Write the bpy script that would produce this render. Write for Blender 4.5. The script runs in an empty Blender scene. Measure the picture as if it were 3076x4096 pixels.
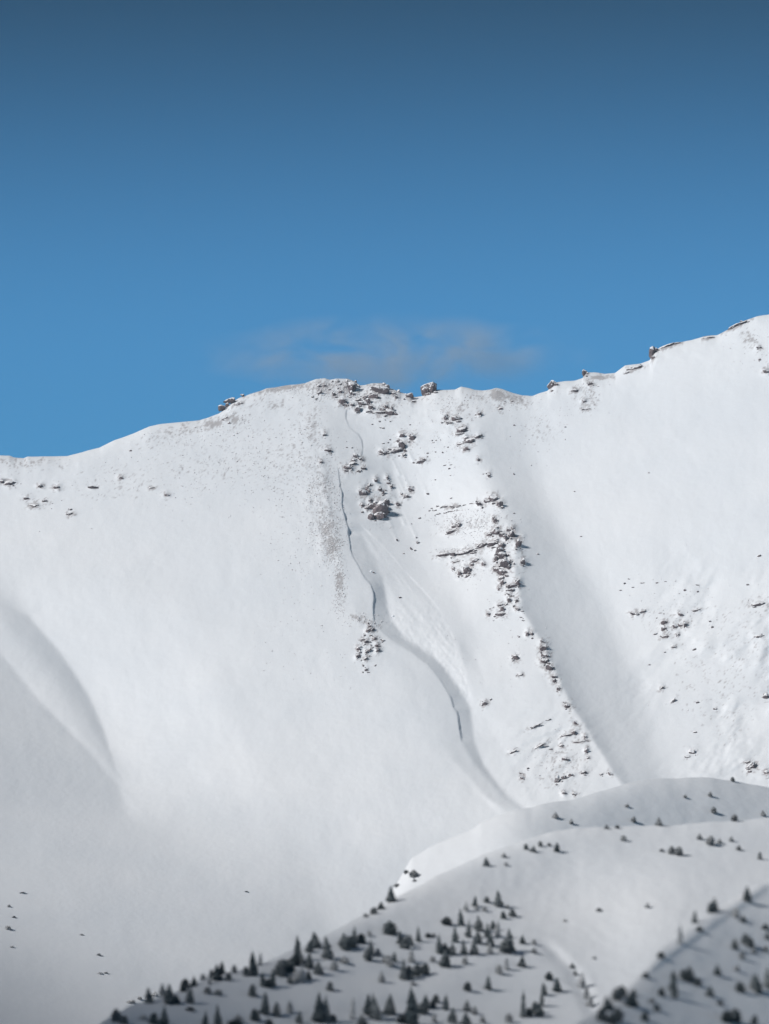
import bpy, bmesh, math, random
import numpy as np
from mathutils import Vector, Matrix

# ------------------------------------------------------------------ camera, sky, sun, exposure
scn = bpy.context.scene
FP = 24650.0                       # focal length in photo pixels (photo is 3076 x 4096)
PITCH = math.radians(6.0)
cam_d = bpy.data.cameras.new('camera')
cam = bpy.data.objects.new('camera', cam_d)
scn.collection.objects.link(cam)
cam.location = (0, 0, 0)
cam.rotation_euler = (math.pi / 2 + PITCH, 0, 0)
cam_d.sensor_fit = 'VERTICAL'
cam_d.sensor_height = 76.0
cam_d.lens = 38.0 * FP / 2048.0
cam_d.clip_start = 1.0
cam_d.clip_end = 60000.0
cam_d.dof.use_dof = True
cam_d.dof.focus_distance = 3900.0
cam_d.dof.aperture_fstop = 0.115
scn.camera = cam

SUN_EL, SUN_AZ = math.radians(33), math.radians(-120)   # azimuth from +Y, negative = left of the view, behind the camera
sdir = Vector((math.cos(SUN_EL) * math.sin(SUN_AZ), math.cos(SUN_EL) * math.cos(SUN_AZ), math.sin(SUN_EL)))
sun_d = bpy.data.lights.new('sun', 'SUN')
sun_d.energy = 3.85
sun_d.angle = math.radians(11.0)
sun_d.color = (1.0, 0.96, 0.925)
sun = bpy.data.objects.new('sun', sun_d)
sun.rotation_euler = (-sdir).to_track_quat('-Z', 'Y').to_euler()
sun.location = (-800, -400, 900)
scn.collection.objects.link(sun)

world = bpy.data.worlds.new('World')
scn.world = world
world.use_nodes = True
wn = world.node_tree.nodes
wl = world.node_tree.links
sky = wn.new('ShaderNodeTexSky')
sky.sky_type = 'NISHITA'
sky.sun_disc = False
sky.sun_elevation = SUN_EL
sky.sun_rotation = SUN_AZ
sky.altitude = 2600
sky.air_density = 1.0
sky.dust_density = 0.0
sky.ozone_density = 8.0
# the clear alpine sky deepens with height above the horizon and stays deep blue overhead
wtc = wn.new('ShaderNodeTexCoord')
wsep = wn.new('ShaderNodeSeparateXYZ')
wl.new(wtc.outputs['Generated'], wsep.inputs[0])
wmr = wn.new('ShaderNodeMapRange')
wmr.interpolation_type = 'SMOOTHSTEP'
wmr.inputs['From Min'].default_value = 0.128
wmr.inputs['From Max'].default_value = 0.205
wl.new(wsep.outputs['Z'], wmr.inputs['Value'])
wmx = wn.new('ShaderNodeMix')
wmx.data_type = 'RGBA'
wmx.inputs['A'].default_value = (0.42, 0.87, 0.91, 1)
wmx.inputs['B'].default_value = (0.0, 0.165, 0.185, 1)
wl.new(wmr.outputs[0], wmx.inputs['Factor'])
wmu = wn.new('ShaderNodeMix')
wmu.data_type = 'RGBA'
wmu.blend_type = 'MULTIPLY'
wmu.inputs['Factor'].default_value = 1.0
wl.new(sky.outputs[0], wmu.inputs['A'])
wl.new(wmx.outputs['Result'], wmu.inputs['B'])
wl.new(wmu.outputs['Result'], wn['Background'].inputs['Color'])
wn['Background'].inputs['Strength'].default_value = 0.10

scn.view_settings.view_transform = 'Standard'
scn.view_settings.look = 'None'
scn.view_settings.exposure = 0.09
scn.view_settings.gamma = 1.0
scn.view_settings.use_curve_mapping = False
scn.render.filter_size = 1.8
scn.cycles.max_bounces = 6
scn.cycles.diffuse_bounces = 3

# ------------------------------------------------------------------ helpers
CT, ST = math.cos(PITCH), math.sin(PITCH)
rng = np.random.default_rng(7)
random.seed(11)
COL = scn.collection


def world_pt(px, py, Y):
    """point on the sight line of photo pixel (px,py) at ground distance Y"""
    u = (np.asarray(px, float) - 1538.0) / FP
    v = (2048.0 - np.asarray(py, float)) / FP
    dy = CT - v * ST
    dz = ST + v * CT
    return np.stack([u / dy * Y, np.asarray(Y, float) + 0 * u, dz / dy * Y], -1)


_tabs = {}


def vnoise(x, y, seed=0):
    if seed not in _tabs:
        _tabs[seed] = np.random.default_rng(1000 + seed).uniform(-1, 1, (256, 256))
    t = _tabs[seed]
    xi = np.floor(x).astype(int)
    yi = np.floor(y).astype(int)
    fx = x - xi
    fy = y - yi
    fx = fx * fx * (3 - 2 * fx)
    fy = fy * fy * (3 - 2 * fy)
    a = t[yi % 256, xi % 256]
    b = t[yi % 256, (xi + 1) % 256]
    c = t[(yi + 1) % 256, xi % 256]
    d = t[(yi + 1) % 256, (xi + 1) % 256]
    return (a * (1 - fx) + b * fx) * (1 - fy) + (c * (1 - fx) + d * fx) * fy


def fbm(x, y, scale, octv=4, seed=0, gain=0.5):
    s = 0
    a = 1.0
    for o in range(octv):
        s = s + a * vnoise(x / scale * 2 ** o + 17.3 * o, y / scale * 2 ** o + 5.1 * o, seed + o)
        a *= gain
    return s


def gblur(a, sx, sy):
    p = int(3 * max(sx, sy)) + 2
    b = np.pad(a, p, mode='edge')
    F = np.fft.rfft2(b)
    fy = np.fft.fftfreq(b.shape[0])[:, None]
    fx = np.fft.rfftfreq(b.shape[1])[None, :]
    F *= np.exp(-2 * math.pi ** 2 * (fx ** 2 * sx ** 2 + fy ** 2 * sy ** 2))
    return np.fft.irfft2(F, b.shape)[p:-p, p:-p]


def sstep(t):
    t = np.clip(t, 0, 1)
    return t * t * (3 - 2 * t)


def poly(pts):
    a = np.array(pts, float)
    return a[:, 0], a[:, 1]


def ell(px, py, cx, cy, rx, ry, ang=0):
    """soft 0..1 ellipse; ang in degrees, rising to the right"""
    c, s = math.cos(math.radians(ang)), math.sin(math.radians(ang))
    dx, dy = px - cx, py - cy
    a = dx * c - dy * s
    b = dx * s + dy * c
    return np.exp(-((a / rx) ** 2 + (b / ry) ** 2))


# ------------------------------------------------------------------ materials
def new_mat(name):
    m = bpy.data.materials.new(name)
    m.use_nodes = True
    return m, m.node_tree.nodes, m.node_tree.links, m.node_tree.nodes['Principled BSDF']


def snow_mat(name, bump_scale=0.25, bump=0.25, use_dust=False):
    m, n, l, b = new_mat(name)
    b.inputs['Roughness'].default_value = 0.75
    b.inputs['Specular IOR Level'].default_value = 0.15
    geo = n.new('ShaderNodeNewGeometry')
    nz = n.new('ShaderNodeTexNoise')
    nz.inputs['Scale'].default_value = 0.012
    nz.inputs['Detail'].default_value = 6
    l.new(geo.outputs['Position'], nz.inputs['Vector'])
    cr = n.new('ShaderNodeValToRGB')
    cr.color_ramp.elements[0].position = 0.3
    cr.color_ramp.elements[0].color = (0.775, 0.815, 0.855, 1)
    cr.color_ramp.elements[1].position = 0.7
    cr.color_ramp.elements[1].color = (0.835, 0.865, 0.895, 1)
    l.new(nz.outputs['Fac'], cr.inputs['Fac'])
    out = cr.outputs['Color']
    if use_dust:
        at = n.new('ShaderNodeAttribute')
        at.attribute_name = 'thin'
        mx = n.new('ShaderNodeMix')
        mx.data_type = 'RGBA'
        l.new(at.outputs['Fac'], mx.inputs['Factor'])
        l.new(out, mx.inputs['A'])
        mx.inputs['B'].default_value = (0.24, 0.205, 0.20, 1)
        out = mx.outputs['Result']
    l.new(out, b.inputs['Base Color'])
    n2 = n.new('ShaderNodeTexNoise')
    n2.inputs['Scale'].default_value = bump_scale
    n2.inputs['Detail'].default_value = 5
    n2.inputs['Roughness'].default_value = 0.6
    l.new(geo.outputs['Position'], n2.inputs['Vector'])
    bp = n.new('ShaderNodeBump')
    bp.inputs['Strength'].default_value = bump
    bp.inputs['Distance'].default_value = 1.0
    l.new(n2.outputs['Fac'], bp.inputs['Height'])
    l.new(bp.outputs['Normal'], b.inputs['Normal'])
    return m


def rock_mat():
    m, n, l, b = new_mat('weathered_rock')
    b.inputs['Roughness'].default_value = 0.9
    b.inputs['Specular IOR Level'].default_value = 0.2
    geo = n.new('ShaderNodeNewGeometry')
    sep = n.new('ShaderNodeSeparateXYZ')
    l.new(geo.outputs['Normal'], sep.inputs[0])
    nz = n.new('ShaderNodeTexNoise')
    nz.inputs['Scale'].default_value = 0.7
    nz.inputs['Detail'].default_value = 5
    nz.inputs['Roughness'].default_value = 0.65
    l.new(geo.outputs['Position'], nz.inputs['Vector'])
    n3 = n.new('ShaderNodeTexNoise')
    n3.inputs['Scale'].default_value = 0.06
    n3.inputs['Detail'].default_value = 4
    l.new(geo.outputs['Position'], n3.inputs['Vector'])
    cr = n.new('ShaderNodeValToRGB')
    cr.color_ramp.elements[0].position = 0.3
    cr.color_ramp.elements[0].color = (0.082, 0.075, 0.086, 1)
    cr.color_ramp.elements[1].position = 0.75
    cr.color_ramp.elements[1].color = (0.225, 0.185, 0.190, 1)
    ad = n.new('ShaderNodeMath')
    ad.operation = 'MULTIPLY_ADD'
    l.new(n3.outputs['Fac'], ad.inputs[0])
    ad.inputs[1].default_value = 0.6
    l.new(nz.outputs['Fac'], ad.inputs[2])
    sb = n.new('ShaderNodeMath')
    sb.operation = 'SUBTRACT'
    l.new(ad.outputs[0], sb.inputs[0])
    sb.inputs[1].default_value = 0.3
    l.new(sb.outputs[0], cr.inputs['Fac'])
    # snow lies on the faces that look up: normal.z + noise + per-object amount (object colour, red)
    oi = n.new('ShaderNodeObjectInfo')
    sp = n.new('ShaderNodeSeparateColor')
    l.new(oi.outputs['Color'], sp.inputs[0])
    a1 = n.new('ShaderNodeMath')
    a1.operation = 'MULTIPLY_ADD'
    l.new(nz.outputs['Fac'], a1.inputs[0])
    a1.inputs[1].default_value = 2.3
    tco = n.new('ShaderNodeTexCoord')
    so = n.new('ShaderNodeSeparateXYZ')
    l.new(tco.outputs['Object'], so.inputs[0])
    az = n.new('ShaderNodeMath')          # drifts lie thicker toward the uphill (upper) end of a rock
    az.operation = 'MULTIPLY_ADD'
    cl = n.new('ShaderNodeClamp')
    cl.inputs['Min'].default_value = -1.0
    l.new(so.outputs['Z'], cl.inputs['Value'])
    l.new(cl.outputs[0], az.inputs[0])
    az.inputs[1].default_value = 0.38
    l.new(sep.outputs['Z'], az.inputs[2])
    l.new(az.outputs[0], a1.inputs[2])
    a2 = n.new('ShaderNodeMath')
    a2.operation = 'ADD'
    l.new(a1.outputs[0], a2.inputs[0])
    l.new(sp.outputs[0], a2.inputs[1])
    mr = n.new('ShaderNodeMapRange')
    mr.inputs['From Min'].default_value = 1.64
    mr.inputs['From Max'].default_value = 1.82
    l.new(a2.outputs[0], mr.inputs['Value'])
    mx = n.new('ShaderNodeMix')
    mx.data_type = 'RGBA'
    l.new(mr.outputs[0], mx.inputs['Factor'])
    l.new(cr.outputs['Color'], mx.inputs['A'])
    mx.inputs['B'].default_value = (0.83, 0.84, 0.86, 1)
    l.new(mx.outputs['Result'], b.inputs['Base Color'])
    bp = n.new('ShaderNodeBump')
    bp.inputs['Strength'].default_value = 0.6
    bp.inputs['Distance'].default_value = 0.6
    l.new(nz.outputs['Fac'], bp.inputs['Height'])
    l.new(bp.outputs['Normal'], b.inputs['Normal'])
    return m


def needle_mat():
    m, n, l, b = new_mat('conifer_needles')
    b.inputs['Roughness'].default_value = 0.8
    b.inputs['Specular IOR Level'].default_value = 0.1
    geo = n.new('ShaderNodeNewGeometry')
    nz = n.new('ShaderNodeTexNoise')
    nz.inputs['Scale'].default_value = 1.3
    nz.inputs['Detail'].default_value = 3
    l.new(geo.outputs['Position'], nz.inputs['Vector'])
    cr = n.new('ShaderNodeValToRGB')
    cr.color_ramp.elements[0].color = (0.040, 0.056, 0.068, 1)
    cr.color_ramp.elements[1].color = (0.085, 0.116, 0.124, 1)
    cr.color_ramp.elements[0].position = 0.3
    cr.color_ramp.elements[1].position = 0.7
    l.new(nz.outputs['Fac'], cr.inputs['Fac'])
    oi = n.new('ShaderNodeObjectInfo')
    sp = n.new('ShaderNodeSeparateColor')
    l.new(oi.outputs['Color'], sp.inputs[0])
    a2 = n.new('ShaderNodeMath')
    a2.operation = 'ADD'
    l.new(nz.outputs['Fac'], a2.inputs[0])
    l.new(sp.outputs[0], a2.inputs[1])
    mr = n.new('ShaderNodeMapRange')
    mr.inputs['From Min'].default_value = 0.60
    mr.inputs['From Max'].default_value = 1.25
    l.new(a2.outputs[0], mr.inputs['Value'])
    mx = n.new('ShaderNodeMix')
    mx.data_type = 'RGBA'
    l.new(mr.outputs[0], mx.inputs['Factor'])
    l.new(cr.outputs['Color'], mx.inputs['A'])
    mx.inputs['B'].default_value = (0.78, 0.80, 0.82, 1)
    l.new(mx.outputs['Result'], b.inputs['Base Color'])
    return m


def bark_mat():
    m, n, l, b = new_mat('conifer_bark')
    b.inputs['Roughness'].default_value = 0.95
    nz = n.new('ShaderNodeTexNoise')
    nz.inputs['Scale'].default_value = 4
    cr = n.new('ShaderNodeValToRGB')
    cr.color_ramp.elements[0].color = (0.05, 0.038, 0.03, 1)
    cr.color_ramp.elements[1].color = (0.12, 0.09, 0.07, 1)
    l.new(nz.outputs['Fac'], cr.inputs['Fac'])
    l.new(cr.outputs['Color'], b.inputs['Base Color'])
    return m


M_SNOW = snow_mat('alpine_snow', 0.22, 0.22, True)
M_SNOW2 = snow_mat('hill_snow', 0.16, 0.30)
M_ROCK = rock_mat()
M_NEEDLE = needle_mat()
M_BARK = bark_mat()

# ------------------------------------------------------------------ terrain surfaces
RX = np.arange(-640, 3741, 4.0)
RY = np.arange(1100, 4961, 4.0)
GX, GY = np.meshgrid(RX, RY)


def rows_from_curves(curves):
    """each curve: list of (py, px, relief in metres); relief interpolated across the row between the curves"""
    cs = [np.array(sorted(c), float) for c in curves]
    out = np.zeros_like(GX)
    for i, y in enumerate(RY):
        kx = [np.interp(y, c[:, 0], c[:, 1]) for c in cs]
        kr = [np.interp(y, c[:, 0], c[:, 2]) for c in cs]
        for j in range(1, len(kx)):
            kx[j] = max(kx[j], kx[j - 1] + 2)
        out[i] = np.interp(RX, kx, kr)
    return out


class Surf:
    def __init__(self, crest, ybase, relief, jit=2.2):
        cx0, cy0 = poly(crest)
        self.cx = np.arange(cx0[0], cx0[-1], 5.0)
        self.cy = np.interp(self.cx, cx0, cy0) + jit * fbm(self.cx, self.cx * 0 + 4.4, 60, 4, 3)
        bx, by = poly(ybase)
        self.bx = np.arange(900, 5100, 10.0)
        t = np.interp(self.bx, bx, by) + np.where(self.bx < bx[0], (bx[0] - self.bx) * (by[0] - by[1]) / (bx[1] - bx[0]), 0)
        k = np.exp(-0.5 * (np.arange(-75, 76) / 25.0) ** 2)
        self.by = np.convolve(np.pad(t, 75, mode='reflect', reflect_type='odd'), k / k.sum(), 'valid')
        self.R = relief

    def crest(self, px):
        return np.interp(px, self.cx, self.cy)

    def relief(self, px, py):
        fx = np.clip((px - RX[0]) / 4.0, 0, len(RX) - 1.001)
        fy = np.clip((py - RY[0]) / 4.0, 0, len(RY) - 1.001)
        i, j = fy.astype(int), fx.astype(int)
        a, b = fx - j, fy - i
        R = self.R
        return (R[i, j] * (1 - a) + R[i, j + 1] * a) * (1 - b) + (R[i + 1, j] * (1 - a) + R[i + 1, j + 1] * a) * b

    extra = None
    rnd = (10.0, 18.0)

    def depth(self, px, py):
        px = np.asarray(px, float)
        py = np.asarray(py, float)
        Y = np.interp(py, self.bx, self.by) - self.relief(px, py)
        Y = Y + self.rnd[0] * np.exp(-np.maximum(py - self.crest(px), 0) / self.rnd[1])
        if self.extra:
            Y = Y - self.extra(px, py)
        return Y

    def point(self, px, py):
        return world_pt(px, py, self.depth(px, py))

    def build(self, name, mat, cols, svals, bottom, back, attr=None):
        C = self.crest(cols)
        S = np.asarray(svals)[:, None]
        PY = C[None, :] + S * (bottom - C[None, :])
        PX = np.repeat(cols[None, :], len(svals), 0)
        P = self.point(PX, PY)
        top = P[0]
        bk = []
        for dY, dz in back:
            q = top.copy()
            q[:, 1] += dY
            q[:, 0] *= (1 + dY / 4000.0)
            q[:, 2] += dz
            bk.append(q)
        V = np.concatenate([np.array(bk[::-1]), P], 0)
        nr, nc = V.shape[:2]
        idx = np.arange(nr * nc).reshape(nr, nc)
        F = np.stack([idx[1:, :-1], idx[1:, 1:], idx[:-1, 1:], idx[:-1, :-1]], -1).reshape(-1, 4)
        me = bpy.data.meshes.new(name)
        me.vertices.add(nr * nc)
        me.vertices.foreach_set('co', V.reshape(-1).astype(np.float32))
        me.loops.add(F.size)
        me.loops.foreach_set('vertex_index', F.reshape(-1).astype(np.int32))
        me.polygons.add(len(F))
        me.polygons.foreach_set('loop_start', (np.arange(len(F)) * 4).astype(np.int32))
        me.polygons.foreach_set('loop_total', np.full(len(F), 4, np.int32))
        me.update(calc_edges=True)
        me.polygons.foreach_set('use_smooth', np.ones(len(F), bool))
        if attr is not None:
            A = attr(PX, PY)
            A = np.concatenate([np.repeat(A[:1], len(bk), 0), A], 0)
            at = me.attributes.new('thin', 'FLOAT', 'POINT')
            at.data.foreach_set('value', A.reshape(-1).astype(np.float32))
        me.materials.append(mat)
        o = bpy.data.objects.new(name, me)
        COL.objects.link(o)
        o['kind'] = 'structure'
        return o


# ---- the mountain: ridge line, ribs and gullies
RIDGE = [(-5200, 2250), (-2500, 2060), (-1400, 1980), (-640, 1920), (-200, 1840), (0, 1822), (40, 1823), (60, 1831), (95, 1833), (110, 1826), (200, 1825), (270, 1823),
         (330, 1808), (400, 1790), (460, 1759), (530, 1735), (600, 1706), (640, 1697), (740, 1686), (800, 1680), (830, 1671),
         (875, 1655), (900, 1636), (930, 1608), (960, 1590), (1000, 1577), (1050, 1560), (1065, 1552), (1100, 1549), (1160, 1540),
         (1220, 1532), (1265, 1515), (1300, 1513), (1320, 1520), (1345, 1514), (1390, 1514), (1420, 1525), (1440, 1542),
         (1460, 1540), (1490, 1532), (1530, 1532), (1545, 1538), (1560, 1552), (1600, 1568), (1620, 1575), (1640, 1574),
         (1655, 1588), (1690, 1583), (1745, 1559), (1780, 1560), (1820, 1558), (1845, 1546), (1870, 1551), (1900, 1559),
         (1930, 1562), (1960, 1558), (1985, 1551), (2010, 1556), (2050, 1570), (2090, 1582), (2130, 1584), (2160, 1572),
         (2190, 1563), (2225, 1530), (2260, 1524), (2300, 1522), (2330, 1512), (2345, 1490), (2380, 1490), (2420, 1495),
         (2460, 1492), (2500, 1462), (2560, 1455), (2600, 1441), (2622, 1400), (2680, 1375), (2760, 1362), (2820, 1345),
         (2870, 1340), (2920, 1312), (2980, 1280), (3030, 1264), (3076, 1258), (3200, 1240), (3740, 1180), (4300, 1230), (5200, 1160), (8000, 1600)]
CROWN = [(1635, 1382), (1700, 1378), (1800, 1360), (1870, 1351), (1901, 1354), (1944, 1359.5), (1969, 1368), (2012, 1367),
         (2036, 1370), (2053, 1376), (2082, 1382), (2111, 1391), (2135, 1390), (2149, 1395.6), (2195, 1400.5), (2209, 1405),
         (2236, 1417), (2262, 1432), (2289, 1446), (2307, 1456), (2339, 1483), (2366, 1492), (2389, 1495), (2436, 1490.6),
         (2463, 1494), (2496, 1498), (2554, 1561), (2596, 1633), (2656, 1712), (2716, 1760), (2789, 1802), (2830, 1815),
         (2850, 1828), (2920, 1838), (2965, 1845), (2990, 1860), (3060, 1900), (3130, 1960), (3190, 2010), (3225, 2060), (3400, 2200)]
BANK = [(2050, 1400), (2096, 1441), (2187, 1537), (2283, 1621), (2385, 1718), (2458, 1772), (2554, 1814), (2638, 1832), (2807, 1892)]
crown_y, crown_x = poly(CROWN)
bank_y, bank_x = poly(BANK)


def cr(y):
    return float(np.interp(y, crown_y, crown_x))


crown_curve = [(y, x, r) for (y, x), r in zip(CROWN, np.interp(crown_y, [1635, 1800, 2200, 2600, 2900, 3225, 3400], [6, 9, 18, 24, 26, 25, 24]))]
curves = [
    [(1800, -640, 4), (2300, -640, 12), (2600, -640, 36), (3000, -640, 76), (3400, -640, 118), (4000, -640, 215), (4900, -640, 230)],
    [(1800, -420, 1), (2300, -240, 1), (2611, 0, -2), (2815, 167, -4), (3000, 352, -6), (3148, 472, -4), (3260, 518, 2), (3352, 611, 20), (3700, 760, 45), (4000, 800, 50), (4900, 900, 46)],
    [(1800, -330, 2), (2300, -120, 3), (2560, 90, -2.2), (2700, 210, -4), (2850, 320, -5.4), (3000, 412, -6.8), (3148, 500, -5), (3352, 650, 18), (3700, 800, 42), (4000, 850, 44), (4900, 950, 40)],
    [(1800, -250, 0), (2300, -60, -1), (2389, 0, -6), (2463, 111, -9.5), (2611, 241, -13), (2778, 352, -14), (2926, 417, -13.5), (3056, 455, -10.5), (3148, 525, -4.5), (3352, 680, 16), (3700, 840, 38), (4000, 890, 39), (4900, 1000, 34)],
    [(1500, 560, 3), (1900, 600, 9), (2300, 700, 11), (2700, 850, 13), (3100, 1050, 15), (3300, 1150, 13), (3500, 1250, 6), (3800, 1350, -14), (4900, 1500, -20)],
    [(1500, 1255, 6), (1650, 1268, 10), (1900, 1288, 15), (2150, 1330, 20), (2350, 1380, 22), (2500, 1440, 24), (2600, 1500, 25.5), (2800, 1650, 28), (3000, 1760, 28.5), (3225, 1980, 27.5), (3400, 2120, 12), (3600, 2200, -25), (3900, 2300, -75), (4900, 2500, -90)],
    crown_curve,
    # foot of the dark right-facing wall
    [(1635, 1420, 4), (1740, 1470, 3), (1870, 1450, 6), (2000, 1420, 9), (2100, 1440, 11.5), (2200, 1470, 11.5), (2307, 1530, 12), (2400, 1545, 13.5), (2482, 1560, 14.5), (2560, 1620, 16), (2600, 1690, 17), (2662, 1772, 18), (2753, 1835, 19), (2825, 1880, 19.5), (2900, 1890, 20.5), (2965, 1896, 21), (3060, 1935, 21), (3130, 1985, 22), (3190, 2035, 22.5), (3225, 2085, 23), (3400, 2240, 22)],
    # slide bank / gully floor
    [(1635, 1480, 5), (1740, 1530, 1.5), (1870, 1570, -2.5), (2000, 1600, -2), (2096, 1610, 1.5), (2200, 1660, 4), (2300, 1720, 6.5), (2400, 1770, 13), (2480, 1800, 17.5), (2554, 1830, 21), (2638, 1850, 21.5), (2807, 1905, 21), (2965, 1990, 22), (3225, 2180, 27)],
    [(1500, 1640, 5), (1700, 1650, 4), (1900, 1690, 0), (2100, 1740, 3), (2300, 1800, 9), (2500, 1870, 16), (2700, 1930, 22), (2900, 2030, 24.5), (3225, 2250, 30)],
    # crest of the rocky rib
    [(1500, 1850, 5), (1600, 1885, 9), (1750, 1905, 16), (1900, 1950, 21), (2050, 2010, 26), (2180, 2065, 29), (2300, 2060, 29), (2440, 2090, 29), (2560, 2160, 30), (2650, 2205, 31), (2720, 2240, 31.5), (2800, 2275, 32.5), (2880, 2325, 33.5), (2960, 2375, 34), (3050, 2430, 35), (3140, 2490, 36), (3300, 2600, 36)],
    [(1500, 1910, 4.6), (1600, 1950, 7.5), (1750, 1985, 12.5), (1900, 2030, 16), (2050, 2090, 19.5), (2180, 2150, 21.5), (2300, 2160, 21), (2440, 2180, 20), (2560, 2245, 21.5), (2650, 2285, 22), (2720, 2320, 22), (2800, 2355, 23), (2880, 2400, 24), (2960, 2445, 25.5), (3050, 2495, 27.5), (3140, 2545, 29.5), (3300, 2650, 28)],
    # foot of its shaded right flank
    [(1500, 2060, 3), (1600, 2110, 5.5), (1750, 2125, 9.5), (1950, 2160, 11.5), (2100, 2215, 13), (2226, 2290, 13.5), (2332, 2370, 11.5), (2464, 2440, 9.5), (2595, 2500, 9), (2700, 2540, 9.5), (2800, 2565, 11.5), (2950, 2600, 15.5), (3120, 2650, 21.5), (3300, 2750, 20)],
    [(1500, 2420, 16), (1750, 2480, 23), (2100, 2560, 26), (2400, 2760, 24), (2700, 2860, 22), (3000, 2900, 27), (3200, 2950, 31)],
    [(1200, 3740, 74), (2000, 3740, 76), (2600, 3740, 66), (3200, 3740, 58)],
]
Rlin = rows_from_curves(curves)
soft = gblur(Rlin, 9, 9)
sharp = gblur(Rlin, 1.1, 2.2)
ccx = np.interp(GY, crown_y, crown_x)
msk = sstep((GX - (ccx - 110)) / 60) * (1 - sstep((GX - (ccx + 170)) / 120)) * sstep((GY - 1850) / 60)
cb_y, cb_x = poly([(1900, 1950), (2050, 2010), (2180, 2065), (2440, 2090), (2500, 2130), (2650, 2205), (2800, 2275), (2960, 2375), (3140, 2490), (3300, 2600)])
msk = np.maximum(msk, np.exp(-((GX - np.interp(GY, cb_y, cb_x)) / 60) ** 2) * sstep((GY - 2000) / 300))
l1 = np.array(sorted(curves[1]))
msk = np.maximum(msk, 0.8 * np.exp(-((GX - np.interp(GY, l1[:, 0], l1[:, 1])) / 45) ** 2) * sstep((GY - 2500) / 100) * (1 - sstep((GY - 3040) / 300)))
l2 = np.array(sorted(curves[3]))
msk = np.maximum(msk, 0.5 * np.exp(-((GX - np.interp(GY, l2[:, 0], l2[:, 1])) / 45) ** 2) * sstep((GY - 2400) / 100) * (1 - sstep((GY - 2900) / 250)))
Rm = soft * (1 - msk) + sharp * msk
vs = sstep((GY - 3150) / 350) * (1 - sstep((GX - 1000) / 300))
Rm = Rm * (1 - vs) + gblur(Rlin, 34, 34) * vs
F = 0.22   # extra snow on faint rocks
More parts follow.
